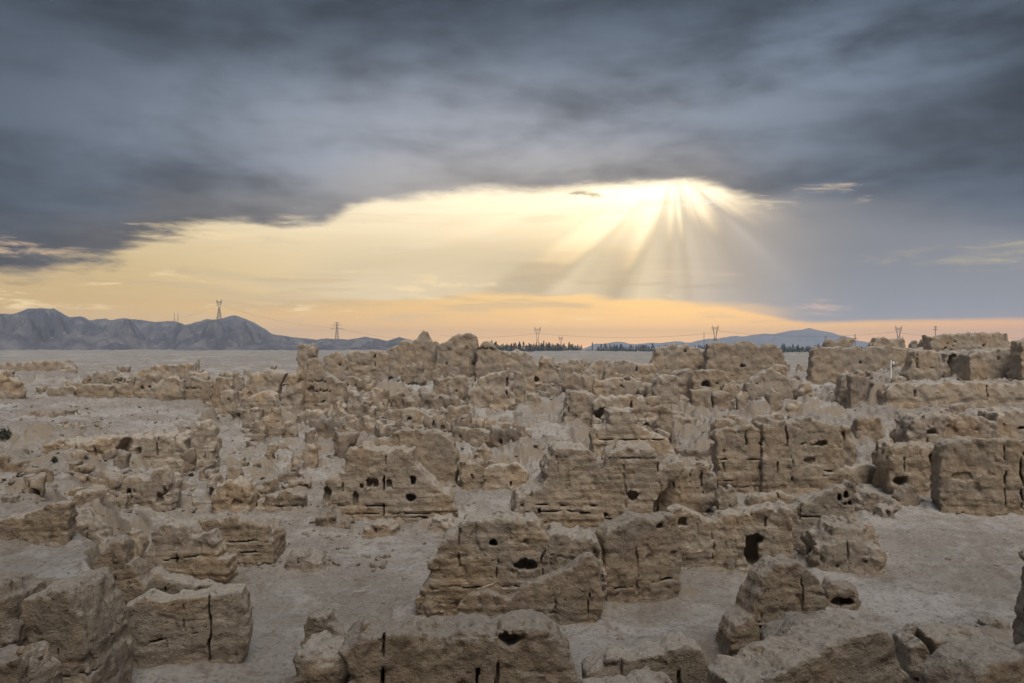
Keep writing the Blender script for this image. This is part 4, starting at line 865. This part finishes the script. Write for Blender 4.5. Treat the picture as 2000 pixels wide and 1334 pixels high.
# ------------------------------------------------------------------ ground sheet with fallen earth at the wall feet
GX0, GX1, GY0, GY1, GC = -125.0, 125.0, 12.0, 185.0, 0.25
TG2 = np.zeros((int((GX1 - GX0) / GC) + 1, int((GY1 - GY0) / GC) + 1), np.float32)
for (x, y, r, hgt) in TALUS:
    i, j, n = int((x - GX0) / GC), int((y - GY0) / GC), int(2.2 * r / GC) + 1
    i0, i1, j0, j1 = max(i - n, 0), min(i + n + 1, TG2.shape[0]), max(j - n, 0), min(j + n + 1, TG2.shape[1])
    if i1 <= i0 or j1 <= j0: continue
    I, J = np.meshgrid(np.arange(i0, i1), np.arange(j0, j1), indexing='ij')
    q = np.exp(-(((I * GC + GX0 - x) ** 2 + (J * GC + GY0 - y) ** 2) / (r * r)))
    TG2[i0:i1, j0:j1] = np.maximum(TG2[i0:i1, j0:j1], (q * hgt).astype(np.float32))
def talus(x, y):
    fx = np.clip((x - GX0) / GC, 0, TG2.shape[0] - 1.001); fy = np.clip((y - GY0) / GC, 0, TG2.shape[1] - 1.001)
    i, j = fx.astype(int), fy.astype(int); fx = fx - i; fy = fy - j
    return (TG2[i, j] * (1 - fx) + TG2[i + 1, j] * fx) * (1 - fy) + (TG2[i, j + 1] * (1 - fx) + TG2[i + 1, j + 1] * fx) * fy
def land(x, y):
    x = np.asarray(x, float); y = np.asarray(y, float)
    n = nz(N_A, x / 6.0, y / 6.0, np.zeros_like(x) + .4)
    t = talus(x, y) * (y > 13) * (y < 183)
    return ground(x, y) + relief(x, y) + t * np.clip(0.75 + 0.35 * n, 0.2, 1.5)
fine_a = np.radians(np.linspace(-35, 35, 640))
coarse_a = np.radians(np.concatenate([np.linspace(38, 180, 24), np.linspace(-180, -38, 24)[1:]]))
ang = np.concatenate([fine_a, coarse_a])
rad = np.concatenate([np.linspace(0.6, 17, 22)[:-1], np.geomspace(17, 190, 400)[:-1], np.geomspace(190, 420, 40)[:-1], np.geomspace(420, 5500, 36)])
Rr, Aa = np.meshgrid(rad, ang, indexing='ij')
gx, gy = Rr * np.sin(Aa), Rr * np.cos(Aa)
gz = land(gx.ravel(), gy.ravel())
n_a = len(ang)
vs = np.stack([gx.ravel(), gy.ravel(), gz], 1)
i, j = np.meshgrid(np.arange(len(rad) - 1), np.arange(n_a), indexing='ij')
i = i.ravel(); j = j.ravel(); j2 = (j + 1) % n_a
fs = np.stack([i * n_a + j, i * n_a + j2, (i + 1) * n_a + j2, (i + 1) * n_a + j], 1)[:, ::-1]
link('ground', mesh_np('ground', vs, fs), M_GROUND)['kind'] = 'structure'

def instances(name, n, place, mat, seed=3):
    """many small stones joined into one stuff object; place(r) -> x, y, size or None"""
    r = random.Random(seed)
    ph = (1 + 5 ** .5) / 2
    base = np.array([(-1, ph, 0), (1, ph, 0), (-1, -ph, 0), (1, -ph, 0), (0, -1, ph), (0, 1, ph), (0, -1, -ph), (0, 1, -ph), (ph, 0, -1), (ph, 0, 1), (-ph, 0, -1), (-ph, 0, 1)], float) / 1.9
    quads = np.array([(0, 11, 5), (0, 5, 1), (0, 1, 7), (0, 7, 10), (0, 10, 11), (1, 5, 9), (5, 11, 4), (11, 10, 2), (10, 7, 6), (7, 1, 8), (3, 9, 4), (3, 4, 2), (3, 2, 6), (3, 6, 8), (3, 8, 9), (4, 9, 5), (2, 4, 11), (6, 2, 10), (8, 6, 7), (9, 8, 1)])
    P = [p for p in (place(r) for _ in range(n)) if p]
    xs = np.array([p[0] for p in P]); ys = np.array([p[1] for p in P]); ss = np.array([p[2] for p in P])
    g = np.random.default_rng(seed)
    zs = land(xs, ys)
    vv = base[None] * (0.6 + 0.55 * g.random((len(P), 12, 1))) * (0.45 + 0.75 * g.random((len(P), 1, 3)))
    vv[:, :, 2] *= 0.6
    th = g.random(len(P)) * 6.28; c, s = np.cos(th), np.sin(th)
    tl = (g.random((len(P), 1)) - .5) * 1.2
    x = vv[:, :, 0] * c[:, None] - vv[:, :, 1] * s[:, None]; y = vv[:, :, 0] * s[:, None] + vv[:, :, 1] * c[:, None]
    z = vv[:, :, 2] + x * tl * .6
    V = np.stack([x * ss[:, None] + xs[:, None], y * ss[:, None] + ys[:, None], z * ss[:, None] + zs[:, None] + .05 * ss[:, None]], 2).reshape(-1, 3)
    Q = (quads[None] + 12 * np.arange(len(P))[:, None, None]).reshape(-1, 3)
    return link(name, mesh_np(name, V, Q, False), mat)
def place_rubble(r):
    y = 36 + 125 * r.random() ** 1.5
    x = r.uniform(-.68, .68) * y
    a = x / y
    tl = float(talus(np.array([x]), np.array([y]))[0])
    keep = 0.26 + 1.0 * min(tl, .6)
    if y < 48 and a > -.2: keep *= .45
    if a > .36 and y < 58: keep *= .3
    if r.random() > keep: return None
    return x, y, (0.06 + 0.26 * r.random() ** 3) * (0.6 + y / 130)
o = instances('rubble', 26000, place_rubble, M_RUB, 5); o['kind'] = 'stuff'; o['label'] = 'loose clods and crumbs of fallen earth strewn between the ruins'
def place_near(r):
    y = r.uniform(19, 48); x = r.uniform(-.68, .68) * y
    tl = float(talus(np.array([x]), np.array([y]))[0])
    if r.random() > 0.16 + 0.9 * tl: return None
    return x, y, 0.018 + 0.085 * r.random() ** 3.5
o = instances('crumbs', 14000, place_near, M_RUB, 9); o['kind'] = 'stuff'; o['label'] = 'small crumbs of earth along the feet of the near walls'

# ------------------------------------------------------------------ mountains
def mountain(name, ridge, d, foot, back, mat, rows, amp, seed):
    r = np.array(ridge, float)
    px = np.arange(r[0, 0], r[-1, 0] + 1, 3.0)
    ry = np.interp(px, r[:, 0], r[:, 1])
    a = (px - 1000) / F
    ry = ry + 0.8 * nz(N_A, px / 110.0, px * 0 + .2 + seed, px * 0)
    rz = EYE + (HOR - ry) / F * d
    s = np.concatenate([np.linspace(foot, d, rows), np.linspace(d, back, 10)[1:]])
    S, A = np.meshgrid(s, a, indexing='ij'); RZ = np.broadcast_to(rz, S.shape)
    t = np.clip((S - foot) / (d - foot), 0, 1)
    prof = t ** 1.5
    tb = np.clip((S - d) / (back - d), 0, 1)
    Xx = A * S
    lf = 0.42 * d / 2000
    rn = 1 - np.abs(nz(N_B, Xx / (900 * lf) + seed, S / (1500 * lf), S * 0)) * 0.9
    rf = nz(N_A, Xx / (700 * lf), S / (900 * lf) + seed, S * 0)
    b0 = 5.0
    H = np.maximum(RZ - b0, 0)
    z = b0 + H * prof * (1 - tb)
    env = np.sin(np.clip(t, 0, 1) * math.pi) ** .8
    z = z + H * env * (amp * (rn - .55) + amp * .30 * rf + amp * .12 * nz(N_A, Xx / (220 * lf), S / (520 * lf), S * 0))
    lim = EYE + (RZ - EYE) * (S / d) * 0.985 - 0.6
    z = np.where((t < 0.97), np.minimum(z, lim), z)
    z = np.where(tb > 0, b0 + H * (1 - tb ** .8) , z)
    endf = np.clip(np.minimum(np.arange(len(px)), np.arange(len(px))[::-1]) / 14.0, 0, 1)
    z = z * endf[None, :] + (1 - endf[None, :]) * -4
    z[0] = -4; z[-1] = -6
    vs = np.stack([Xx.ravel(), S.ravel(), z.ravel()], 1)
    n = len(px)
    i, j = np.meshgrid(np.arange(len(s) - 1), np.arange(n - 1), indexing='ij'); i = i.ravel(); j = j.ravel()
    fs = np.stack([i * n + j, i * n + j + 1, (i + 1) * n + j + 1, (i + 1) * n + j], 1)
    return link(name, mesh_np(name, vs, fs), mat), (px, rz)
def mountain_mat(name, c1, c2, sc_):
    m, nt, b = new_mat(name)
    g, (px, py, pz), (nx, ny, nz_) = geom(nt)
    f = noise(g.outputs['Position'], sc_, 6, 0.65)
    f2 = noise(g.outputs['Position'], sc_ * 5, 5, 0.7)
    c = mixc(sstep(f, 0.40, 0.66), c1, c2)
    nt.links.new(scalec(c, 0.8 + f2 * 0.4), b.inputs['Base Color'])
    bump(nt, b, f + f2 * .4, 0.8, 6.0)
    return m
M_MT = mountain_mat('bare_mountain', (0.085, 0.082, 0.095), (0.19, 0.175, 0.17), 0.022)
M_MT2 = mountain_mat('far_mountain', (0.20, 0.20, 0.215), (0.23, 0.225, 0.235), 0.006)  # base colour lightened so the far range looks fainter, as extra haze
rl = [(-420, 640), (-250, 622), (-100, 605), (0, 612), (25, 613), (55, 602), (105, 602), (135, 619), (155, 617), (175, 626), (207, 621), (217, 625), (240, 621), (280, 625), (300, 629), (325, 626), (345, 628), (362, 634),
      (385, 628), (430, 622), (458, 615), (480, 622), (500, 632), (530, 651), (570, 658), (590, 659), (620, 664), (640, 660), (680, 663), (712, 657), (755, 665), (780, 658), (795, 662), (830, 668), (880, 674), (940, 680)]
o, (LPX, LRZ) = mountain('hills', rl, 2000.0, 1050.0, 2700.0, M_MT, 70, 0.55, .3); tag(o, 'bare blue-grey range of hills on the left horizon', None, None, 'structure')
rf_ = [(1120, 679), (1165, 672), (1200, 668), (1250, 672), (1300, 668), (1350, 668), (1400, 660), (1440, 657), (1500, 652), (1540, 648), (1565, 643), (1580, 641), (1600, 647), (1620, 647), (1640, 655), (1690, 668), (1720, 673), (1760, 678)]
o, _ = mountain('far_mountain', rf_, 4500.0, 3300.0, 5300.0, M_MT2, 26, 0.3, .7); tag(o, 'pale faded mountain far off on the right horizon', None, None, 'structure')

# ------------------------------------------------------------------ bars, pylons, wires
def bars_mesh(name, segs):
    """segs: (p, q, half width) square bars"""
    V, Q = [], []
    for p, q, w in segs:
        p, q = np.array(p, float), np.array(q, float); dv = q - p; dv /= np.linalg.norm(dv)
        s = np.cross(dv, (0, 0, 1) if abs(dv[2]) < .9 else (1, 0, 0)); s /= np.linalg.norm(s); t = np.cross(dv, s)
        b = len(V)
        for c in (p, q):
            for x, y in ((-1, -1), (1, -1), (1, 1), (-1, 1)): V.append(c + (s * x + t * y) * w)
        Q += [(b, b + 1, b + 5, b + 4), (b + 1, b + 2, b + 6, b + 5), (b + 2, b + 3, b + 7, b + 6), (b + 3, b, b + 4, b + 7), (b + 3, b + 2, b + 1, b), (b + 4, b + 5, b + 6, b + 7)]
    return mesh_np(name, np.array(V), np.array(Q), False)
M_STEEL = flat_mat('weathered_steel', (0.11, 0.085, 0.07), 0.6, .1, 1.0)
M_WOOD = flat_mat('dry_wood', (0.40, 0.34, 0.27), 0.8, .2, 8.0)
M_WHITE = flat_mat('white_paint', (0.80, 0.79, 0.76), 0.5, .06, 3.0)
GP = 'power pylons on the horizon'
def lattice(z0, z1, w0, w1, n, w):
    """four tapering legs with crossed braces"""
    out = []
    for sx in (-1, 1):
        for sy in (-1, 1): out.append(((sx * w0, sy * w0, z0), (sx * w1, sy * w1, z1), w))
    for k in range(n):
        a, b = k / n, (k + 1) / n
        wa, wb = w0 + (w1 - w0) * a, w0 + (w1 - w0) * b; za, zb = z0 + (z1 - z0) * a, z0 + (z1 - z0) * b
        for s in (-1, 1):
            out += [((-wa, s * wa, za), (wb, s * wb, zb), w * .7), ((wa, s * wa, za), (-wb, s * wb, zb), w * .7), ((s * wa, -wa, za), (s * wb, wb, zb), w * .7), ((s * wa, wa, za), (s * wb, -wb, zb), w * .7)]
    return out
def cat_pylon(x, ytop, ybase, d, label, base_z=None):
    a = (x - 1000) / F
    z0 = EYE + (HOR - ybase) / F * d if base_z is None else base_z
    H = EYE + (HOR - ytop) / F * d - z0
    o = tag(empty('power_pylon', (a * d, d, z0)), label, 'pylon', GP)
    b = max(0.16, 0.00016 * d)
    link('lattice_legs', bars_mesh('lattice_legs', lattice(-2, H * .52, H * .105, H * .03, 5, b)), M_STEEL, o)
    for s in (-1, 1):
        sg = [((s * H * .02, dy, H * .50), (s * H * .085, dy, H * .86), b) for dy in (-H * .025, H * .025)]
        sg += [((s * H * .03, 0, H * .50), (s * H * .05, 0, H * .86), b * .8), ((s * H * .035, 0, H * .58), (s * H * .055, 0, H * .68), b * .7), ((s * H * .055, 0, H * .68), (s * H * .045, 0, H * .78), b * .7)]
        link('fork_arm', bars_mesh('fork_arm', sg), M_STEEL, o)
        link('horn', bars_mesh('horn', [((s * H * .075, 0, H * .89), (s * H * .115, 0, H), b), ((s * H * .125, 0, H * .89), (s * H * .115, 0, H), b)]), M_STEEL, o)
    cr = []
    for z in (.86, .905): cr.append(((-H * .14, 0, H * z), (H * .14, 0, H * z), b))
    for k in range(8):
        u0 = -.14 + .035 * k
        cr.append(((H * u0, 0, H * (.86 if k % 2 else .905)), (H * (u0 + .035), 0, H * (.905 if k % 2 else .86)), b * .8))
    ca = link('crossarm', bars_mesh('crossarm', cr), M_STEEL, o)
    for s in (-1, 0, 1): link('insulator', bars_mesh('insulator', [((s * H * .125, 0, H * .86), (s * H * .125, 0, H * .79), b * .7)]), M_STEEL, ca)
    return o, H, z0
def mast(x, ytop, ybase, d, label, arms=(), base_z=None, w=.35, name='mast', braced=False):
    a = (x - 1000) / F
    z0 = EYE + (HOR - ybase) / F * d if base_z is None else base_z
    H = EYE + (HOR - ytop) / F * d - z0
    o = tag(empty(name, (a * d, d, z0)), label, 'pylon' if arms else 'mast', GP)
    if braced: link('lattice_legs', bars_mesh('lattice_legs', lattice(-2, H, H * .10, H * .012, 8, w * .7)), M_STEEL, o)
    else: link('pole', bars_mesh('pole', [((0, 0, -2), (0, 0, H), w)]), M_STEEL, o)
    for (f, l) in arms:
        link('crossarm', bars_mesh('crossarm', [((-l * H, 0, f * H), (l * H, 0, f * H), w * .8), ((-l * H, 0, f * H), (0, 0, f * H + .05 * H), w * .6), ((l * H, 0, f * H), (0, 0, f * H + .05 * H), w * .6)]), M_STEEL, o)
    return o
def ridge_z(x): return float(np.interp(x, LPX, LRZ)) - 1.0
cat_pylon(428, 585, 0, 2000, 'lattice pylon standing on the peak of the left hills', ridge_z(428))
mast(658, 630, 0, 1990, 'lattice mast pylon with two crossarms on the low end of the left hills', ((.62, .42), (.84, .28), (.98, .16)), ridge_z(658), .38, 'power_pylon', True)
cat_pylon(1050, 638, 686, 1400, 'lattice pylon rising from the dark poplar row, tallest near the centre')
cat_pylon(1095, 657, 686, 1900, 'small distant pylon just right of the tallest one over the poplars')
cat_pylon(1397, 635, 686, 1400, 'lattice pylon above the squared skyline wall, left of the faded mountain')
cat_pylon(1755, 636, 686, 1400, 'lattice pylon behind the loaf-shaped wall on the right skyline')
mast(340.5, 612, 0, 1990, 'left one of the paired thin poles on the left hills', (), ridge_z(345), .45, 'pole_mast')
mast(347.5, 613, 0, 1990, 'right one of the paired thin poles on the left hills', (), ridge_z(345), .45, 'pole_mast')
mast(1375, 648, 686, 1300, 'thin mast left of the pylon near the faded mountain', (), None, .3, 'pole_mast')
mast(1670, 652, 686, 1200, 'grey mast between the knobbly wall and the loaf-shaped wall', ((.72, .10),), None, .4, 'pole_mast')
mast(1612, 656, 686, 1500, 'faint mast behind the left hump of the knobbly wall', ((.9, .12),), None, .3, 'pole_mast')
mast(1763, 657, 686, 1600, 'faint short mast just right of the pylon behind the loaf-shaped wall', (), None, .35, 'pole_mast')
mast(1827, 637, 672, 1150, 'short mast with crossarms seen above the massive building', ((.80, .14), (.95, .10)), None, .35, 'pole_mast')
mast(1157, 669, 686, 1000, 'dark stump of a pole at the gap in the poplar row', (), None, .7, 'pole_mast')
def wire(pa, pb, sag, label, r=.15):
    (xa, ya, da), (xb, yb, db) = pa, pb
    A = np.array([(xa - 1000) / F * da, da, EYE + (HOR - ya) / F * da]); B = np.array([(xb - 1000) / F * db, db, EYE + (HOR - yb) / F * db])
    P = []
    for k in range(19):
        t = k / 18; p = A + (B - A) * t; p[2] -= sag * 4 * t * (1 - t); P.append(p)
    o = link('power_line', bars_mesh('power_line', [(P[k], P[k + 1], r) for k in range(18)]), M_STEEL)
    tag(o, label, 'cable', 'power lines')
wire((1050, 651, 1400), (1397, 650, 1400), 8, 'power line sagging from the central pylon to the pylon by the faded mountain')
wire((1050, 651, 1400), (860, 655, 1400), 5, 'power line running left from the central pylon behind the temple')
wire((428, 594, 2000), (340, 622, 1990), 6, 'power line falling left from the pylon on the hill peak')
wire((428, 594, 2000), (658, 640, 1990), 12, 'power line falling right from the hilltop pylon to the mast pylon')
wire((658, 640, 1990), (860, 664, 1600), 8, 'power line from the mast pylon towards the temple')
wire((1397, 646, 1400), (1755, 648, 1400), 9, 'power line across the faded mountain to the right skyline pylon')
wire((1755, 650, 1400), (2060, 655, 1400), 8, 'power line running right from the right skyline pylon')

# ------------------------------------------------------------------ poplars, shrubs
def leaf_mesh(name, pts, size, seed, up=.5):
    g = np.random.default_rng(seed); n = len(pts)
    d1 = g.normal(size=(n, 3)); d1[:, 2] += up; d1 /= np.linalg.norm(d1, axis=1)[:, None]
    d2 = np.cross(d1, g.normal(size=(n, 3))); d2 /= np.linalg.norm(d2, axis=1)[:, None]
    s = (size * (.6 + .8 * g.random(n)))[:, None]
    V = np.stack([pts - d2 * s * .45, pts + d1 * s, pts + d2 * s * .45, pts - d1 * s * .5], 1).reshape(-1, 3)
    return mesh_np(name, V, np.arange(4 * n).reshape(n, 4), False)
def leaf_mat(name, c1, c2):
    m, nt, b = new_mat(name)
    oi = nt.nodes.new('ShaderNodeObjectInfo'); g, p, n = geom(nt)
    f = noise(g.outputs['Position'], 1.7, 3, .6)
    nt.links.new(scalec(mixc(sstep(f, .35, .65), c1, c2), 0.75 + X(oi.outputs['Random']) * .5), b.inputs['Base Color'])
    b.inputs['Roughness'].default_value = .7
    return m
M_POP = leaf_mat('poplar_leaves', (0.018, 0.035, 0.026), (0.03, 0.052, 0.034))
M_SHR = leaf_mat('shrub_leaves', (0.042, 0.046, 0.030), (0.070, 0.074, 0.050))
M_BARK = flat_mat('bark', (0.09, 0.07, 0.055), .9, .2, 4.0)
def taper(name, segs):
    """tapered stems: (p, q, r0, r1) six-sided"""
    V, Q = [], []
    for p, q, r0, r1 in segs:
        p, q = np.array(p, float), np.array(q, float); dv = (q - p) / np.linalg.norm(q - p)
        s = np.cross(dv, (0, 0, 1) if abs(dv[2]) < .9 else (1, 0, 0)); s /= np.linalg.norm(s); t = np.cross(dv, s); b = len(V)
        for c, rr in ((p, r0), (q, r1)):
            for k in range(6): V.append(c + (s * math.cos(k * 1.0472) + t * math.sin(k * 1.0472)) * rr)
        Q += [(b + k, b + (k + 1) % 6, b + 6 + (k + 1) % 6, b + 6 + k) for k in range(6)]
    return mesh_np(name, np.array(V), np.array(Q))
protos = []
for v in range(6):
    g = np.random.default_rng(100 + v)
    H = 1.0; n = 150
    z = g.random(n) ** .8 * .9 + .1
    wdt = (.085 + .05 * g.random()) * np.sin(np.clip((z - .05) / .98, 0, 1) ** (.75 if v < 4 else .5) * math.pi) ** .7 * (1.0 if v < 4 else 1.9)
    th = g.random(n) * 6.283; rr = np.sqrt(g.random(n)) * wdt
    pts = np.stack([rr * np.cos(th), rr * np.sin(th), z], 1)
    protos.append((leaf_mesh('crown', pts, .075, v, 1.5), taper('trunk', [((0, 0, -.03), (0, 0, .9), .013, .004), ((0, 0, .35), (.05, .02, .6), .006, .002), ((0, 0, .3), (-.05, .03, .55), .006, .002)])))
def poplar(x, y, h, v, wd, label, grp):
    o = tag(empty('poplar_tree', (x, y, float(ground(x, y)) - .2)), label, 'tree', grp)
    o.scale = (h * wd, h * wd, h); o.rotation_euler = (0, 0, v * 1.7 + x)
    link('crown', protos[v][0], M_POP, o); link('trunk', protos[v][1], M_BARK, o)
r = random.Random(4)
def row(x0, x1, step, d, h0, h1, label, grp, fat=.12):
    x = x0
    while x < x1:
        dd = d * r.uniform(.94, 1.06); h = r.uniform(h0, h1) * .85
        if r.random() < .18: h *= 1.25
        poplar((x - 1000) / F * dd, dd, h, r.randint(0, 3) if r.random() > fat else r.randint(4, 5), r.uniform(.85, 1.25), label, grp)
        x += step * r.uniform(.55, 1.45)
row(958, 1075, 2.2, 880, 6.5, 11.5, 'dark poplar in the dense horizon row under the central pylon', 'poplars under the central pylon', .3)
row(1072, 1136, 2.2, 880, 6.5, 10, 'dark poplar in the right half of the central horizon row', 'poplars right of the central pylon', .45)
row(1136, 1170, 7, 900, 2.0, 4.0, 'tiny dark tree in the gap between the horizon rows', 'trees in the gap', .6)
row(1168, 1300, 3.0, 980, 5.0, 9.5, 'dark poplar in the horizon row below the pale foot of the far mountain', 'poplars before the far mountain', .4)
row(1300, 1376, 5.0, 980, 6, 10, 'dark poplar peeping over the gabled skyline wall', 'poplars behind the gabled wall', .4)
row(1502, 1612, 2.6, 820, 4.5, 8.5, 'dark tree in the horizon clump left of the knobbly wall', 'trees left of the knobbly wall', .6)
row(1660, 1700, 3.0, 820, 5.0, 7.5, 'dark tree seen between the two skyline walls on the right', 'trees between the right skyline walls', .6)
# undergrowth along the rows
pts = []
g = np.random.default_rng(8)
for (x0, x1, d, hh, n) in [(958, 1130, 870, 4.0, 1500), (1130, 1170, 900, 1.2, 200), (1166, 1300, 970, 2.6, 900), (1300, 1380, 970, 3.2, 400), (1502, 1612, 810, 3.4, 900), (1655, 1705, 810, 3.0, 400)]:
    dd = d * (1 + .03 * g.normal(size=n)); xx = (g.uniform(x0, x1, n) - 1000) / F * dd
    pts.append(np.stack([xx, dd, ground(xx, dd) + hh * g.random(n) * (.6 + .4 * np.sin(xx * .3))], 1))
o = link('hedgerow', leaf_mesh('hedgerow', np.concatenate(pts), 1.3, 5, .3), M_POP); o['kind'] = 'stuff'; o['label'] = 'dark low undergrowth along the horizon tree rows'
def shrub(x, y, w, h, label, d=None, foot=None, seed=0):
    d = d or hit(x, y); m = d / F; a = (x - 1000) / F
    z = float(land(np.array([a * d]), np.array([d]))[0]) if foot is None else foot
    g = np.random.default_rng(seed + int(x)); n = 260
    th = g.random(n) * 6.283; ph = np.arccos(g.random(n)); rr = (.45 + .55 * g.random(n)) * (1 + .25 * np.sin(th * 3 + seed))
    R = w * m / 2; H = h * m
    pts = np.stack([rr * np.sin(ph) * np.cos(th) * R, rr * np.sin(ph) * np.sin(th) * R, rr * np.cos(ph) * H], 1)
    o = tag(empty('shrub', (a * d, d, z)), label, 'shrub', 'shrubs among the ruins')
    link('foliage', leaf_mesh('foliage', pts, R * .26, seed, .8), M_SHR, o)
    link('twigs', taper('twigs', [((0, 0, -.1), tuple(p * .8), .03, .008) for p in pts[::16]]), M_BARK, o)
for k, (x, y, w, h, lab) in enumerate([(810, 760, 26, 13, 'largest green bush on the pale shelf below the temple'), (781, 762, 14, 7, 'middle bush left of the largest green bush below the temple'), (763, 764, 12, 5, 'small bush, leftmost of the three below the temple'),
        (724, 765, 22, 5, 'flat spread of scrub on the pale shelf right of the towers'), (597, 814, 20, 13, 'round green bush in the hollow below the left tower'), (8, 858, 28, 20, 'dark bush on the plateau at the left edge'),
        (72, 935, 30, 20, 'dark spreading bush on the slope at the left edge'), (38, 930, 18, 10, 'smaller dark bush left of the spreading bush on the left slope'), (106, 922, 14, 10, 'small dark bush right of the spreading bush on the left slope'),
        (345, 728, 13, 9, 'lone dark green bush on the far left walls'), (936, 854, 15, 11, 'dark thorny bush on the rubble slope above the tent-shaped stub'), (954, 856, 9, 7, 'small dark bush between two others on the rubble slope'),
        (972, 858, 9, 8, 'rightmost dark bush on the rubble slope'), (512, 926, 12, 7, 'small grey bush on the pale slope left of the upright mud post'), (1703, 760, 8, 6, 'tiny scrub on the pale floor before the right terrace'),
        (1541, 816, 9, 8, 'small scrub on the pale bank above the two-storey wall'), (238, 952, 16, 6, 'grey tuft on the slope left of the wall with two niches'), (373, 941, 12, 6, 'grey tuft on the slope right of the wall with two niches')]):
    shrub(x, y, w, h, lab, seed=k)

# ------------------------------------------------------------------ small things
def lamp_post():
    d = 111.0; a = (1740 - 1000) / F; z = 5.15 + float(relief(np.array([a * d]), np.array([d]))[0]) * 0
    z = float(land(np.array([a * d]), np.array([d]))[0])
    top = EYE + (HOR - 703) / F * d - z
    o = tag(empty('lamp_post', (a * d, d, z)), 'thin white lamp post on the terrace before the long right wall', 'lamp post')
    link('pole', taper('pole', [((0, 0, -.3), (0, 0, top), .115, .095), ((0, 0, 0), (0, 0, .25), .2, .18)]), M_WHITE, o)
    arm = link('arm', taper('arm', [((0, 0, top - .35), (.38, 0, top - .22), .04, .04)]), M_WHITE, o)
    link('lamp_head', taper('lamp_head', [((.36, 0, top - .2), (.36, 0, top - .42), .06, .14), ((.36, 0, top - .42), (.36, 0, top - .66), .17, .13)]), M_WHITE, arm)
lamp_post()
def white_stake(x, y0, y1, label):
    d = hit(x, y1); a = (x - 1000) / F; m = d / F
    z = float(land(np.array([a * d]), np.array([d]))[0])
    o = link('marker_stake', taper('marker_stake', [((0, 0, -.3), (.01, 0, (y1 - y0) * m), .05, .045), ((.01, 0, (y1 - y0) * m), (.01, 0, (y1 - y0) * m + .05), .055, .02)]), M_WHITE, None, (a * d, d, z)); tag(o, label, 'stake', 'white marker stakes')
white_stake(1305, 774, 788, 'small white stake before the dark hollow in the right middle')
white_stake(1242, 716, 728, 'small white stake on the crest wall right of centre')
def stick():
    d = 28.2; A = np.array([(941 - 1000) / F * d, d, EYE + (HOR - 1149) / F * d]); B = np.array([(965 - 1000) / F * d, d + .1, EYE + (HOR - 1142) / F * d])
    tag(link('wooden_stick', taper('wooden_stick', [((0, 0, 0), tuple((B - A) * .5 + np.array([0, 0, .01])), .035, .04), (tuple((B - A) * .5 + np.array([0, 0, .01])), tuple(B - A), .04, .03)]), M_WOOD, None, tuple(A)), 'short pale stick caught on the sloping front of the broken house', 'stick')
stick()

# ------------------------------------------------------------------ the air
def haze():
    hx, y0, y1, z0, z1 = 5600.0, -5600.0, 5600.0, -8.0, 135.0
    V = np.array([(x, y, z) for z in (z0, z1) for y in (y0, y1) for x in (-hx, hx)])
    Q = np.array([(0, 2, 3, 1), (4, 5, 7, 6), (0, 1, 5, 4), (2, 6, 7, 3), (0, 4, 6, 2), (1, 3, 7, 5)])
    m = bpy.data.materials.new('thin_haze'); m.use_nodes = True; nt = m.node_tree; nt.nodes.clear()
    v = nt.nodes.new('ShaderNodeVolumePrincipled'); v.inputs['Color'].default_value = HAZE_C; v.inputs['Density'].default_value = HAZE_D
    v.inputs['Anisotropy'].default_value = 0.0
    out = nt.nodes.new('ShaderNodeOutputMaterial'); nt.links.new(v.outputs[0], out.inputs['Volume'])
    o = link('haze', mesh_np('haze', V, Q, False), m); o['kind'] = 'stuff'; o['label'] = 'thin haze of the evening air'
HAZE_D = 0.00022; HAZE_C = (0.74, 0.83, 1.0, 1.0)
haze()
import sys; sc['tri'] = TRI[0]; sys.stderr.write('TRIANGLES %d\n' % TRI[0])
